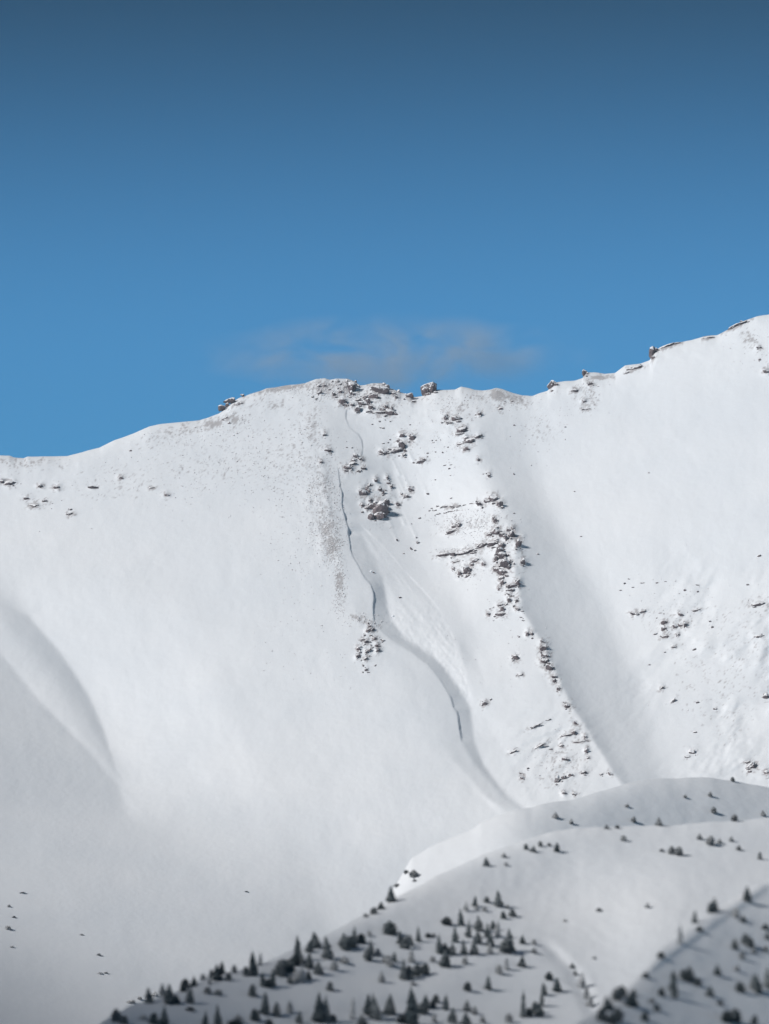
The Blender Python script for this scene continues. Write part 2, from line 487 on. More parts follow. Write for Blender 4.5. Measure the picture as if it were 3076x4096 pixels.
OUT = [
    ('speckled brown rocks poking through snow on the rounded summit', [(1405, 1560, 28, 45), (1350, 1529, 10, 12), (1329, 1529, 8, 10), (1362, 1540, 12, 9), (1387, 1526, 9, 12), (1360, 1570, 14, 12), (1338, 1582, 14, 16), (1345, 1590, 10, 8), (1423, 1529, 8, 10), (1435, 1545, 8, 8), (1380, 1550, 10, 10), (1318, 1560, 9, 8), (1350, 1556, 8, 8), (1398, 1590, 10, 8)]),
    ('brown rocks along the lower left edge of the summit rocks, above the snow chute', [(1369, 1611, 26, 24), (1387, 1623, 16, 9), (1408, 1620, 12, 12), (1429, 1640, 18, 26)]),
    ('small slanting rocks left of the summit under the ridge line', [(1281, 1572, 18, 10, 30, .1), (1299, 1545, 12, 10, 0, .1), (1275, 1546, 14, 14, 0, .15), (1250, 1590, 8, 8, 0, .1), (1265, 1597, 8, 9)]),
    ('largest dark brown rock block on the ridge right of the summit', [(1519, 1566, 60, 28, -5), (1537, 1539, 14, 12), (1549, 1552, 16, 18), (1500, 1556, 20, 14, 0, .15)]),
    ('stepped brown ledges just below the big summit block', [(1492, 1589, 32, 20), (1459, 1590, 22, 10, 10), (1432, 1601, 22, 9, 15), (1453, 1617, 34, 18), (1470, 1608, 18, 20, 0, .1), (1483, 1632, 22, 14, -30), (1474, 1647, 18, 7, 10)]),
    ('dark double rock with snow bowl above it, under the summit ledges', [(1519, 1653, 42, 12, 10), (1531, 1640, 16, 18, 45), (1546, 1629, 12, 16), (1561, 1653, 32, 24, 15), (1570, 1645, 10, 24), (1540, 1667, 8, 10)]),
    ('two small upright rocks on the ridge right of the summit block', [(1576, 1577, 14, 14), (1587, 1592, 11, 13), (1594, 1567, 10, 12)]),
    ('low dark rock on the ridge line left of the lone ridge boulder', [(1639, 1587, 24, 18, 20), (1617, 1598, 7, 7), (1622, 1580, 8, 8)]),
    ('small rounded rock just under the ridge notch', [(1653, 1608, 15, 10)]),
    ('big lone brown boulder standing on the ridge against the sky', [(1716, 1562, 54, 40, 8, -.05), (1702, 1568, 28, 30), (1732, 1556, 24, 26)]),
    ('dark cliff band with snow apron, right of the upper snow chute', [(1576, 1805, 44, 16, 12), (1609, 1789, 22, 36, 15), (1537, 1813, 34, 16, -20, .1), (1525, 1810, 14, 8, -20), (1615, 1822, 8, 14, -30), (1597, 1825, 8, 7), (1620, 1830, 8, 7)]),
    ('slanting sliver of rock above the dark cliff band', [(1609, 1744, 14, 18, -45)]),
    ('square brown boulder with white streaks right of the cliff band', [(1647, 1756, 24, 22, 5)]),
    ('flat brown ledge with gravel beside it, below the square boulder', [(1685, 1848, 30, 10, 8), (1696, 1843, 12, 12), (1655, 1852, 10, 6), (1668, 1854, 7, 6)]),
    ('small upright boulder on the spur left of the upper chute', [(1298, 1742, 12, 16)]),
    ('wedge shaped brown boulder on the left spur, with a pebble below', [(1313, 1803, 22, 12, -15), (1322, 1816, 6, 6)]),
    ('round brown boulder on the left spur above the fracture line', [(1284, 1851, 10, 13)]),
    ('snow speckled outcrop at the top of the avalanche gully', [(1390, 1875, 26, 20), (1408, 1858, 26, 14, 30), (1423, 1828, 18, 20, 0, .15), (1444, 1839, 12, 10, -30), (1415, 1843, 16, 12, 0, .1)]),
    ('pair of brown rocks right of the speckled gully outcrop', [(1453, 1876, 16, 12), (1433, 1887, 12, 9), (1441, 1885, 6, 8)]),
    ('curved dark rock with a small rock at upper right, in the avalanche gully', [(1455, 1975, 30, 22, 10), (1468, 1960, 10, 22), (1476, 1969, 7, 14, -20), (1441, 1964, 10, 8, 0, .1), (1476, 1943, 16, 8, 40), (1504, 1924, 10, 12)]),
    ('string of small brown rocks left of the big black boulder', [(1481, 2004, 16, 10, 40), (1449, 2023, 10, 14), (1449, 2050, 9, 9), (1468, 2034, 16, 12, 30), (1485, 2031, 22, 20, 40, .1)]),
    ('biggest black boulder in the avalanche gully with white snow streaks', [(1523, 2052, 52, 60, -15, -.12), (1510, 2070, 40, 26, 12, -.15), (1546, 2042, 12, 30), (1485, 2072, 10, 14), (1508, 2030, 26, 14, 5)]),
    ('chain of small rocks up right of the curved gully rock', [(1552, 1935, 12, 9), (1550, 1914, 8, 14, 0, .1), (1566, 1950, 8, 18), (1557, 1924, 6, 8)]),
    ('two thin leaning rocks above the big black boulder', [(1521, 1962, 12, 14), (1533, 1977, 9, 22, -15)]),
    ('oval brown boulder at the end of a snow tail, with a chip at left', [(1626, 1987, 18, 14), (1606, 1977, 8, 10)]),
    ('slanting brown rock above the oval snow tail boulder', [(1643, 1962, 22, 14, -35), (1651, 1948, 6, 6)]),
    ('round brown boulder ending a white snow streak', [(1592, 2021, 14, 14)]),
    ('broken ring of brown rock at the top of the right rib', [(1784, 1676, 16, 20), (1825, 1677, 30, 18), (1798, 1693, 22, 8), (1769, 1693, 8, 8, 0, .1)]),
    ('dark slanting rock with a fringe of snow below the broken ring', [(1844, 1725, 32, 22, 25), (1832, 1738, 18, 8, 10), (1862, 1717, 12, 14, 0, .1)]),
    ('dark rock with a long thin tail at its left on the right rib', [(1876, 1766, 34, 18, 5), (1841, 1777, 24, 8, 20), (1862, 1755, 12, 16, 0, .1)]),
    ('small snowy rock right of the long tailed rock', [(1911, 1750, 22, 12, 20, .1), (1924, 1742, 10, 8)]),
    ('triangular red brown rock under the long tailed rock', [(1862, 1799, 18, 15, 20)]),
    ('small upright stone on the rib beside the shaded gully', [(1914, 1842, 9, 13)]),
    ('brown stone with two pebbles on the crest beside the shaded gully', [(1956, 1906, 10, 14), (1933, 1897, 7, 5), (1946, 1896, 5, 5)]),
    ('snow flanked stone high on the rib below the col', [(1919, 1657, 12, 12), (1904, 1660, 8, 6)]),
    ('reddish stone alone below the grey ridge triangle', [(2000, 1637, 14, 12)]),
    ('thin broken rock ledge crossing the middle of the right rib', [(1719, 2043, 8, 5), (1740, 2043, 14, 5, 15), (1767, 2030, 14, 6, 25), (1785, 2027, 14, 8), (1816, 2028, 28, 7), (1837, 2025, 12, 6), (1749, 2027, 12, 5, 20), (1727, 2034, 9, 4), (1860, 2020, 14, 4, 8, .1), (1885, 2015, 14, 4, 8, .1)]),
    ('faint second ledge of gravel right below the thin broken ledge', [(1810, 2046, 20, 4, 5), (1782, 2052, 14, 5), (1752, 2057, 16, 4), (1830, 2043, 10, 4), (1795, 2048, 8, 5)]),
    ('dark rock pair at the right end of the thin broken ledge', [(1916, 2018, 16, 14), (1943, 2009, 12, 16), (1907, 2009, 8, 8), (1930, 2033, 6, 12)]),
    ('snow crusted rocks on the rib crest above the shaded flank', [(1975, 2000, 30, 26, -20, .08), (1999, 2021, 20, 24, -15), (1962, 1992, 10, 12), (2008, 2030, 12, 8)]),
    ('two layered dark block with a white dot in the rib middle', [(1819, 2107, 24, 14), (1834, 2104, 14, 20), (1807, 2129, 34, 12, 12)]),
    ('narrow upright rock under the snow crusted crest rocks', [(1981, 2088, 14, 22), (1974, 2076, 8, 14)]),
    ('long dark cliff of rounded blocks slanting up to the right', [(1776, 2222, 42, 15, 12, -.08), (1811, 2221, 18, 19, 10, -.08), (1861, 2212, 60, 17, 12, -.08), (1921, 2188, 48, 18, 30, -.08), (1972, 2180, 36, 20, 15, -.08), (1749, 2224, 10, 4)]),
    ('rubbly rocks heaped above the right end of the long cliff', [(1957, 2141, 18, 14, 0, .1), (1984, 2131, 30, 26, 20, .1), (2008, 2146, 20, 24), (1984, 2161, 16, 10)]),
    ('upright dark rocks right of the rubble above the long cliff', [(2026, 2158, 11, 30, 10, -.1), (2047, 2146, 18, 34, -15, -.1), (2034, 2123, 14, 16), (2050, 2114, 12, 12, -40)]),
    ('pointed black rock overhanging the shaded gully', [(2074, 2180, 19, 34, -15, -.15)]),
    ('tall dark buttress dropping below the long cliff, snow speckled', [(2005, 2188, 26, 28), (1999, 2215, 28, 34), (2011, 2230, 30, 30, 0, -.05), (1983, 2242, 14, 26), (2022, 2263, 34, 36, 10, -.12), (2035, 2269, 10, 16), (1990, 2281, 28, 16, -20, -.12), (2008, 2296, 30, 24, 0, -.12), (2005, 2314, 18, 16, 0, -.1), (2008, 2335, 13, 24, 0, -.1), (1998, 2356, 12, 12)]),
    ('hazy grey rock at the right of the tall buttress', [(2091, 2251, 16, 26, 0, .02), (2056, 2258, 5, 12)]),
    ('dark pointed ledge like a bird, below the buttress', [(2050, 2344, 42, 10, 5, -.15), (2071, 2338, 16, 24, 0, -.15)]),
    ('thin broken slabs under the bird shaped ledge', [(2041, 2362, 22, 8, 10, .05), (2038, 2380, 28, 6, -25), (2035, 2404, 10, 22, 10), (2025, 2420, 10, 10, 0, .05)]),
    ('row of small rocks trailing down the crest beside the shade', [(2067, 2406, 11, 17), (2056, 2427, 8, 10), (2070, 2437, 16, 9, -30), (2088, 2446, 9, 5), (2085, 2470, 14, 5, -30, .1), (2095, 2484, 9, 5)]),
    ('dark hat shaped rock low on the rib', [(2002, 2458, 36, 15, 12, -.1), (2008, 2440, 14, 20), (2001, 2420, 18, 8, 15), (1954, 2459, 12, 14, 0, .05), (1960, 2436, 8, 5), (1972, 2432, 6, 6)]),
    ('thin grey ledge fragment under the left part of the long cliff', [(1822, 2248, 28, 6, 15), (1813, 2278, 10, 12, 0, .12)]),
    ('slanted snow crusted rock below the middle of the long cliff', [(1870, 2287, 24, 32, 35, .02), (1903, 2245, 24, 16, 20, .08), (1888, 2262, 12, 14)]),
    ('small double rock at lower left of the slanted crusted rock', [(1840, 2299, 12, 20, 10, .06), (1834, 2308, 6, 8)]),
    ('little leaning rock between crusted rock and buttress', [(1934, 2260, 12, 16, 40)]),
    ('four small stones on the crest above the dark wall', [(2110, 2538, 9, 17), (2128, 2538, 10, 12), (2076, 2549, 7, 8), (2129, 2555, 8, 6)]),
    ('dark rock wall running down the crest beside deep shade', [(2172, 2598, 22, 30, -20, -.15), (2179, 2627, 24, 22, 0, 0), (2179, 2649, 28, 24, -20, -.1), (2198, 2677, 30, 22, -35, -.12), (2170, 2567, 16, 8, -35), (2181, 2580, 8, 6)]),
    ('small rocks stepping down under the dark crest wall', [(2217, 2709, 18, 12), (2218, 2728, 12, 18), (2234, 2759, 11, 18, 0, .08)]),
    ('single dark block on the crest above the lower terraces', [(2271, 2829, 19, 19), (2263, 2812, 16, 5, -10, .1)]),
    ('faint frosted rock on the lower rib, left of the dark wall', [(2063, 2636, 22, 24, 0, F), (2080, 2702, 20, 6, 20, .1)]),
    ('small dark rock pair beside the toe of the avalanche', [(1938, 2818, 16, 16), (1963, 2799, 8, 9)]),
    ('thin snow capped terrace edge low on the rib, topmost', [(2138, 2907, 50, 5, 25, .12), (2194, 2881, 18, 5, 25, .1)]),
    ('thin snow capped terrace edge below and between the others', [(2159, 2985, 42, 7, 30, .05)]),
    ('short slanted rock alone left of the lower terraces', [(2053, 3008, 26, 9, 30, .1)]),
    ('dark rock edge at the right end of the terraces', [(2306, 2897, 24, 9, -35), (2294, 2932, 15, 15, 0, .05), (2265, 2942, 32, 6, 20, .05)]),
    ('hooked rock edge on the lower crest', [(2320, 2967, 42, 6, 10, .02), (2345, 3008, 9, 22, 0, .08), (2352, 3035, 8, 14, 0, .15), (2340, 2950, 8, 14, 0, .1)]),
    ('small stone in the snow under the terraces', [(2245, 2985, 12, 14, 0, .05), (2203, 2998, 10, 8, 0, .1)]),
    ('pair of grey rocks near the foot of the rib, left', [(2089, 3114, 14, 12, 0, .05), (2086, 3094, 14, 8, 0, .2), (2112, 3076, 8, 10, 0, .15)]),
    ('frosted brown rocks at the foot of the rib', [(2257, 3114, 16, 22, 0, .15), (2284, 3102, 18, 12, 0, .12), (2226, 3128, 14, 36, -20, F), (2335, 3094, 20, 15, 0, .12), (2261, 3040, 22, 14, 0, F)]),
    ('slanted frosted rock near the foot of the shaded gully', [(2441, 3098, 20, 12, -45, .15), (2405, 3100, 10, 10, 0, .2)]),
    ('lowest stone of the rib just above the hill crest', [(2257, 3173, 13, 10, 0, .05), (2298, 3178, 16, 12, 0, F)]),
    ('black rocks capping the small knob on the left spur', [(1470, 2525, 11, 12, 0, -.1), (1484.5, 2522, 15, 14, 0, -.1), (1480, 2508, 12, 14, 0, .1), (1494.5, 2519, 6, 13), (1474, 2496, 6, 10)]),
    ('scattered grey rocks fanning out below the black knob', [(1483.6, 2543, 11, 9), (1458, 2543.6, 6, 12), (1449, 2561, 13, 10), (1498, 2557, 14, 10, 0, .05), (1465.6, 2570, 14, 14), (1476, 2568, 16, 6), (1456.5, 2580.6, 10, 6, 40), (1482.7, 2581.5, 5, 9), (1506, 2586, 10, 17, -30), (1512.5, 2602, 12, 15, -30), (1440, 2588, 10, 7), (1433, 2598.7, 12, 15, 30), (1440, 2611, 7, 14), (1429.5, 2629, 10, 15), (1440, 2624, 7, 12, 15), (1465.6, 2611, 8, 14), (1478, 2602, 8, 16, -30), (1463, 2636.6, 12, 11), (1478, 2625, 6, 7), (1491, 2591.5, 6, 9, -20), (1447, 2642, 6, 6)]),
    ('pair of stones right of the grey rock fan', [(1530.6, 2564, 8, 12, -30), (1525, 2560, 6, 7)]),
    ('faint ring of stones below the grey rock fan', [(1453, 2665.5, 6, 8), (1465.6, 2682, 12, 14, 0, .15), (1475, 2690, 9, 5, 0, .1), (1452, 2690, 5, 8, 0, .1), (1500, 2664, 9, 6, 0, .1)]),
    ('lone black stone in the middle of the avalanche bed', [(1600, 2392, 9, 9, 0, -.2)]),
    ('small stone beside a snow block near the fracture line', [(1494, 2292, 7, 8, 0, -.1)]),
    ('stone at the lower end of the long fracture line', [(1499, 2495, 5, 8, 0, -.1)]),
    ('tilted brown rock slabs on the left shoulder of the ridge', [(917, 1607, 40, 16, 20, -.08), (888, 1632, 28, 18, 20, -.1), (908, 1622, 12, 16), (953, 1617, 28, 9, 20), (969, 1582, 14, 8)]),
    ('small slanted stones under the left shoulder slabs', [(904, 1673, 14, 7, 20), (916, 1694, 10, 9), (890, 1680, 8, 6)]),
    ('largest dark rock at the far left edge under the ridge', [(36, 1935, 32, 18), (4, 1926, 18, 10, 0, .1)]),
    ('dark rock second lowest of the far left group', [(108, 1995, 22, 12, -15), ]),
    ('dark boat shaped rock, lowest of the far left group', [(135, 2026, 30, 14, -5)]),
    ('small rock right of the boat shaped rock', [(178, 2006, 17, 9)]),
    ('rock under the left ridge, right of the far left group', [(226, 1952, 22, 14, 0, .05)]),
    ('smaller rock left of that, under the flat left ridge', [(161, 1944, 15, 12, 0, .1)]),
    ('faint broad rock on the left face under the rising ridge', [(373, 1952, 36, 13, -10, .12)]),
    ('faint double rock low on the left face', [(279, 2058, 22, 11, 0, .08), (281, 2040, 12, 8, 0, .15)]),
    ('small dark rock on the upper left face below the ridge bend', [(482, 1913, 15, 9), (523, 1804, 10, 7)]),
    ('grey rock pair in the middle of the left face', [(609, 1952, 22, 8, 0, .1), (665, 1981, 15, 10)]),
    ('square rock on the skyline right of the col', [(2206, 1546, 30, 32), (2215, 1540, 18, 18, 0, .05)]),
    ('small snow capped pinnacle on the right skyline', [(2340, 1497, 20, 26, 0, .05)]),
    ('orange brown pinnacle where the right ridge steps up', [(2609, 1418, 22, 42, 0, -.12)]),
    ('dark rock strip along the right ridge beyond the pinnacle', [(2664, 1387, 60, 10, 20, .08), (2700, 1376, 40, 7, 10, .12)]),
    ('short rock strip in the middle of the right ridge', [(2833, 1351, 42, 8, 12, .1)]),
    ('long grey rock strip near the top of the right ridge', [(2949, 1302, 74, 11, 27, .1)]),
    ('grey rock strip left of the orange pinnacle', [(2537, 1474, 54, 12, 22, .15)]),
    ('cluster of brown rocks below the skyline pinnacle', [(2298, 1564, 24, 12, 0, .05), (2363, 1537, 20, 12, 0, .05), (2342, 1638, 26, 6, 0, .08), (2337, 1606, 12, 10, 0, .1)]),
    ('rocks at the right photo edge below the high ridge', [(3039, 1440, 10, 10), (3065, 1487, 24, 14), (3036, 1392, 18, 9, 0, .1)]),
    ('dark curved rock like a bird on the right slope', [(2538, 2457, 28, 11, -5, -.15), (2569, 2447, 24, 5, 15, -.05)]),
    ('dark square stacked rock on the right slope', [(2656, 2493, 20, 16, 0, -.1), (2656, 2519, 18, 15, 0, -.1), (2659, 2548, 26, 9, 15), (2622, 2538, 14, 7, 0, .05)]),
    ('hooked rocks right of the stacked rock', [(2698, 2509, 14, 16), (2722, 2503, 16, 9), (2741, 2503, 10, 22, 0, .1), (2709, 2540, 13, 10)]),
    ('small rock below the hooked rocks', [(2696, 2588, 19, 8)]),
    ('grey rock above the hooked rocks', [(2722, 2461, 16, 14, 0, .1)]),
    ('flat grey ledge at upper right of the hooked rocks', [(2785, 2443, 28, 7, 10, .05)]),
    ('dark rock above the right end of the hill crest', [(3007, 3070, 32, 22, 30), (2991, 3049, 22, 8, 0, .1)]),
    ('slanted frosted ledge in the lower right slope', [(2690, 2807, 28, 9, 45, .12), (2648, 2754, 14, 8, 45, .1)]),
    ('slanted frosted ledge just above the hill crest, right', [(2772, 3012, 20, 26, 50, .2), (2750, 3030, 20, 8, 0, F)]),
    ('dark rock at the right photo edge near the hill crest', [(3065, 3091, 16, 13, 0, .05)]),
    ('grey ledges at the right photo edge halfway down', [(3033, 2421, 46, 12, 15, .18), (3040, 2545, 30, 9, 10, .15), (3062, 2790, 20, 24, 0, .12)]),
]
ROCKY = np.zeros_like(GX)
for _lab, _bl in OUT:
    for b in _bl:
        if b[2] * b[3] < 110:
            continue
        rx_, ry_ = 0.75 * b[2] + 5, 0.85 * b[3] + 5
        r_ = 2.6 * max(rx_, ry_)
        x0, x1 = int((b[0] - r_ - RX[0]) / 4), int((b[0] + r_ - RX[0]) / 4) + 2
        y0, y1 = int((b[1] - r_ - RY[0]) / 4), int((b[1] + r_ - RY[0]) / 4) + 2
        x0, y0 = max(x0, 0), max(y0, 0)
        sl = (slice(y0, y1), slice(x0, x1))
        an_ = b[4] if len(b) > 4 else 0
        ROCKY[sl] = np.maximum(ROCKY[sl], ell(GX[sl], GY[sl], b[0], b[1] - 0.35 * b[3], rx_, ry_, an_) * (0.5 if len(b) > 5 and b[5] > 0.1 else 1.0))
# secondary relief
rdg = np.interp(GX, *poly(RIDGE))
near_ridge = np.exp(-np.maximum(GY - rdg, 0) / 90)
Rm += 0.75 * fbm(GX, GY, 260, 3, 1)
Rm += 0.12 * fbm(GX, GY, 44, 3, 5)
Rm += 0.035 * fbm((GX - 0.25 * GY), GY / 5.0, 26, 3, 7)
Rm += near_ridge * 0.55 * fbm(GX, GY, 46, 4, 9)
a = math.radians(38)
gu, gv = GX * math.cos(a) - GY * math.sin(a), GX * math.sin(a) + GY * math.cos(a)
lump = ell(GX, GY, 2950, 2760, 330, 470) * (GX > 0)
Rm += lump * np.clip(0.6 + fbm(GX, GY, 210, 2, 15), 0, 1.3) * (2.7 * fbm(gu, gv * 2.0, 120, 4, 13))
lump2 = ell(GX, GY, 2230, 3040, 190, 190)
Rm += lump2 * 1.0 * fbm(gu, gv * 2.2, 80, 4, 17)
lump3 = ell(GX, GY, 1880, 2150, 170, 160) + ell(GX, GY, 1800, 1750, 150, 130) + ell(GX, GY, 1480, 1600, 150, 80)
Rm += lump3 * 0.55 * fbm(GX, GY * 1.8, 60, 4, 21)
Rm += ROCKY * (1.1 + 1.5 * fbm(GX, GY * 1.5, 30, 3, 29))
spur = ell(GX, GY, 1290, 2050, 90, 260)
Rm += spur * 0.5 * fbm(GX, GY, 34, 4, 25)
# terraces across the foot of the rib
for (tx, ty, tl, th) in [(2140, 2905, 70, 1.3), (2185, 2940, 120, 1.8), (2160, 2985, 40, 1.0), (2290, 2940, 60, 1.0), (1800, 2040, 90, 0.8)]:
    d = (GY - ty) + (GX - tx) * 0.42
    Rm += th * (sstep((12 - d) / 24) - 0.5) * np.exp(-((GX - tx) / tl) ** 2 - (d / 40) ** 2)
# wind tails of snow above the boulders in the gully
for (tx, ty, tl, th) in [(1592, 2021, 40, .8), (1626, 1987, 55, .8), (1643, 1962, 70, .7), (1606, 1977, 45, .6), (1709, 1977, 30, .7), (1566, 1950, 50, .6), (1534, 1985, 60, .5),
                         (1652, 1845, 80, .6), (1600, 1900, 90, .6), (1665, 2150, 60, .5), (1588, 2163, 50, .5), (1620, 2100, 90, .5), (1570, 2110, 80, .4)]:
    ux_, uy_ = -0.42, -0.91
    al = (GX - tx) * ux_ + (GY - ty) * uy_
    ac = -(GX - tx) * uy_ + (GY - ty) * ux_
    Rm += th * np.exp(-(ac / 6.0) ** 2) * sstep((al + 6) / 10) * np.exp(-np.maximum(al, 0) / tl)
# slide bed: streaks along the fall line
b0 = sstep((GX - (ccx + 25)) / 30) * (1 - sstep((GX - np.interp(GY, bank_y, bank_x) + 6) / 12)) * sstep((GY - 2080) / 90) * (1 - sstep((GY - 2780) / 60))
fa = math.radians(52)
su, sv = GX * math.cos(fa) + GY * math.sin(fa), -GX * math.sin(fa) + GY * math.cos(fa)
Rm += b0 * (0.2 * fbm(su / 7.0, sv, 17, 3, 31) + 0.2 * fbm(GX, GY, 14, 3, 35) * sstep((GY - 2350) / 150))

mount = Surf(RIDGE, [(1000, 4121), (1550, 4000), (3100, 3659), (3600, 3509), (4960, 2940)], Rm, 1.2)
WEDGE = [(1860, 0), (1885, 2), (1960, 3), (1978, 5.5), (1995, 3), (2030, 4.2), (2050, 3), (2062, 7), (2080, 6), (2092, 2.6), (2110, 3.5),
         (2130, 11), (2138, 10), (2146, 3.2), (2160, 3.6), (2200, 3.6), (2215, 2.2), (2300, 2.0), (2350, 2.5), (2372, 4.2), (2400, 4.6),
         (2440, 3.8), (2470, 3), (2500, 1.2), (2600, 1.2), (2780, 1.6), (2795, 3.5), (2825, 4), (2838, 1.5), (2850, 3.5), (2905, 5.5), (2950, 4), (2970, 0)]
wy, ww = poly(WEDGE)
UP = [(1630, 1384), (1660, 1381), (1675, 1381.5), (1705, 1392.6), (1723, 1411), (1738, 1432), (1762, 1445), (1789, 1448), (1819, 1445), (1840, 1436)]
uy, ux = poly(UP)


def crown_extra(px, py):
    x = np.interp(py, crown_y, crown_x) + 1.2 * vnoise(py / 9.0, py * 0 + 3.1, 41)
    w = np.interp(py, wy, ww)
    h = w * 0.36
    t = (px - x)
    e = -h * sstep(t / np.maximum(w, 0.5)) * np.exp(-np.maximum(t, 0) / 70.0)
    # narrow upper crack below the summit rocks
    k = sstep((py - 1632) / 15) * (1 - sstep((py - 1815) / 25))
    t2 = px - np.interp(py, uy, ux)
    e = e - 0.75 * (1 + 0.6 * vnoise(py / 24.0, py * 0 + 9.3, 47)) * k * sstep(t2 / 6.0) * np.exp(-np.maximum(t2, 0) / 40.0)
    # right bank of the slide: the bed lies lower than the snow beside it
    k2 = sstep((py - 2080) / 60) * (1 - sstep((py - 2760) / 60))
    t3 = np.interp(py, bank_y, bank_x) - px
    e = e - (0.30 - 0.2 * sstep((py - 2380) / 120)) * (1 + 0.7 * vnoise(py / 40.0, py * 0 + 1.7, 43)) * k2 * sstep(t3 / 6.0) * np.exp(-np.maximum(t3, 0) / 45.0)
    return e


mount.extra = crown_extra
DUST = [(1290, 1950, 55, 90, 0, .35), (1310, 2110, 40, 70, 0, .5), (1328, 2180, 26, 50, 0, .8), (1300, 2060, 50, 50, 0, .4), (1358, 2330, 18, 60, 0, .7),
        (1450, 2480, 50, 16, -20, .55), (1130, 1552, 150, 14, 8, .8), (1290, 1550, 50, 28, 0, .8), (1385, 1555, 55, 32, 0, .6),
        (850, 1695, 70, 22, 15, .7), (940, 1680, 50, 30, 0, .5), (700, 1730, 120, 26, 18, .4), (1100, 1620, 120, 24, 0, .25),
        (1990, 1580, 34, 22, 0, 1.0), (1930, 1590, 60, 20, 0, .5), (2060, 1600, 60, 26, -15, .6), (1840, 1640, 60, 34, 0, .35),
        (2400, 1510, 70, 10, 0, .8), (2540, 1478, 50, 9, 20, .8), (2350, 1590, 40, 50, 0, .5), (2670, 1388, 70, 9, 20, .8),
        (3000, 1360, 80, 24, -50, .5), (2950, 1300, 70, 12, 28, .9), (100, 1860, 130, 24, 0, .35), (1880, 2100, 120, 24, 8, .35),
        (1500, 1590, 90, 40, 0, .4), (2165, 1720, 70, 50, 0, .15), (1250, 1700, 40, 90, 0, .35), (2063, 2636, 22, 26, 0, .45),
        (2250, 3050, 90, 60, 0, .3), (2880, 2700, 170, 260, 0, .1), (3050, 2420, 60, 30, 0, .4), (2700, 2480, 110, 50, 0, .2),
        (450, 1930, 160, 60, 0, .15), (1150, 1830, 160, 110, 0, .18), (2230, 3120, 60, 30, 0, .3), (830, 1850, 200, 100, 0, .12)]


def thin_snow(px, py):
    m = np.zeros_like(px)
    for cx_, cy_, rx_, ry_, an, st in DUST:
        m = np.maximum(m, st * ell(px, py, cx_, cy_, rx_, ry_, an))
    fx = np.clip((px - RX[0]) / 4.0, 0, len(RX) - 1.001)
    fy = np.clip((py - RY[0]) / 4.0, 0, len(RY) - 1.001)
    m = np.maximum(m, 0.74 * ROCKY[fy.astype(int), fx.astype(int)])
    nz = fbm(px, py, 10, 3, 51, 0.9)
    return np.clip((m * 1.08 + 0.32 * nz - 0.34) * 1.9, 0, 0.58) * (m > 0.03)


colsM = np.concatenate([np.arange(-5000, -620, 40.0), np.arange(-620, 1180, 6.0), np.arange(1180, 1335, 4.0), np.arange(1335, 1520, 2.5), np.arange(1520, 2520, 4.0), np.arange(2520, 3721, 6.0), np.arange(3740, 7900, 40.0)])
sM = np.concatenate([np.linspace(0, 0.02, 18), np.linspace(0.02, 0.52, 430)[1:], np.linspace(0.52, 0.78, 120)[1:], np.linspace(0.78, 1, 24)[1:]])
o = mount.build('mountain', M_SNOW, colsM, sM, 4900.0, [(2, -0.3), (6, -2), (14, -6), (40, -20), (120, -70), (400, -260)], thin_snow)
o['label'] = 'steep snow covered mountain face with rocky ribs, gullies and a fresh avalanche scar'

# ---- the rounded hill below the face
CR_A = [(-640, 4900), (1300, 4000), (1500, 3690), (1558, 3583), (1587, 3535), (1620, 3478), (1644, 3434), (1712, 3391), (1803, 3352), (1885, 3319), (1924, 3290),
        (1982, 3266), (2059, 3237), (2126, 3231), (2174, 3214), (2279, 3200), (2411, 3163), (2516, 3132), (2569, 3121), (2675, 3113), (2806, 3109), (2938, 3121),
        (3076, 3150), (3740, 3290), (5000, 3420), (8000, 3900)]
RA = rows_from_curves([
    [(3000, 1000, -30), (4200, 1000, -30)],
    [(3000, 1850, 22), (3300, 1850, 22), (3600, 1700, 10), (4200, 1500, 0)],
    [(3000, 2080, 33), (3400, 2100, 30), (4200, 2100, 30)],
    [(3000, 3740, -150), (3300, 3740, -150), (4200, 3740, -150)]])
RA = gblur(RA, 22, 22) + 1.1 * fbm(GX, GY, 200, 2, 61) + 0.16 * fbm(GX, GY, 30, 3, 65)
hillA = Surf(CR_A, [(3000, 2935), (4200, 2620)], RA)
hillA.rnd = (14.0, 34.0)
o = hillA.build('far_snow_hill', M_SNOW2, np.concatenate([np.arange(1250, 3721, 10.0), np.arange(3760, 7900, 60.0)]), np.linspace(0, 1, 130) ** 1.5, 4150.0, [(3, -0.6), (10, -3), (40, -18), (140, -70)])
o['label'] = 'rounded snow hill at the foot of the mountain face'

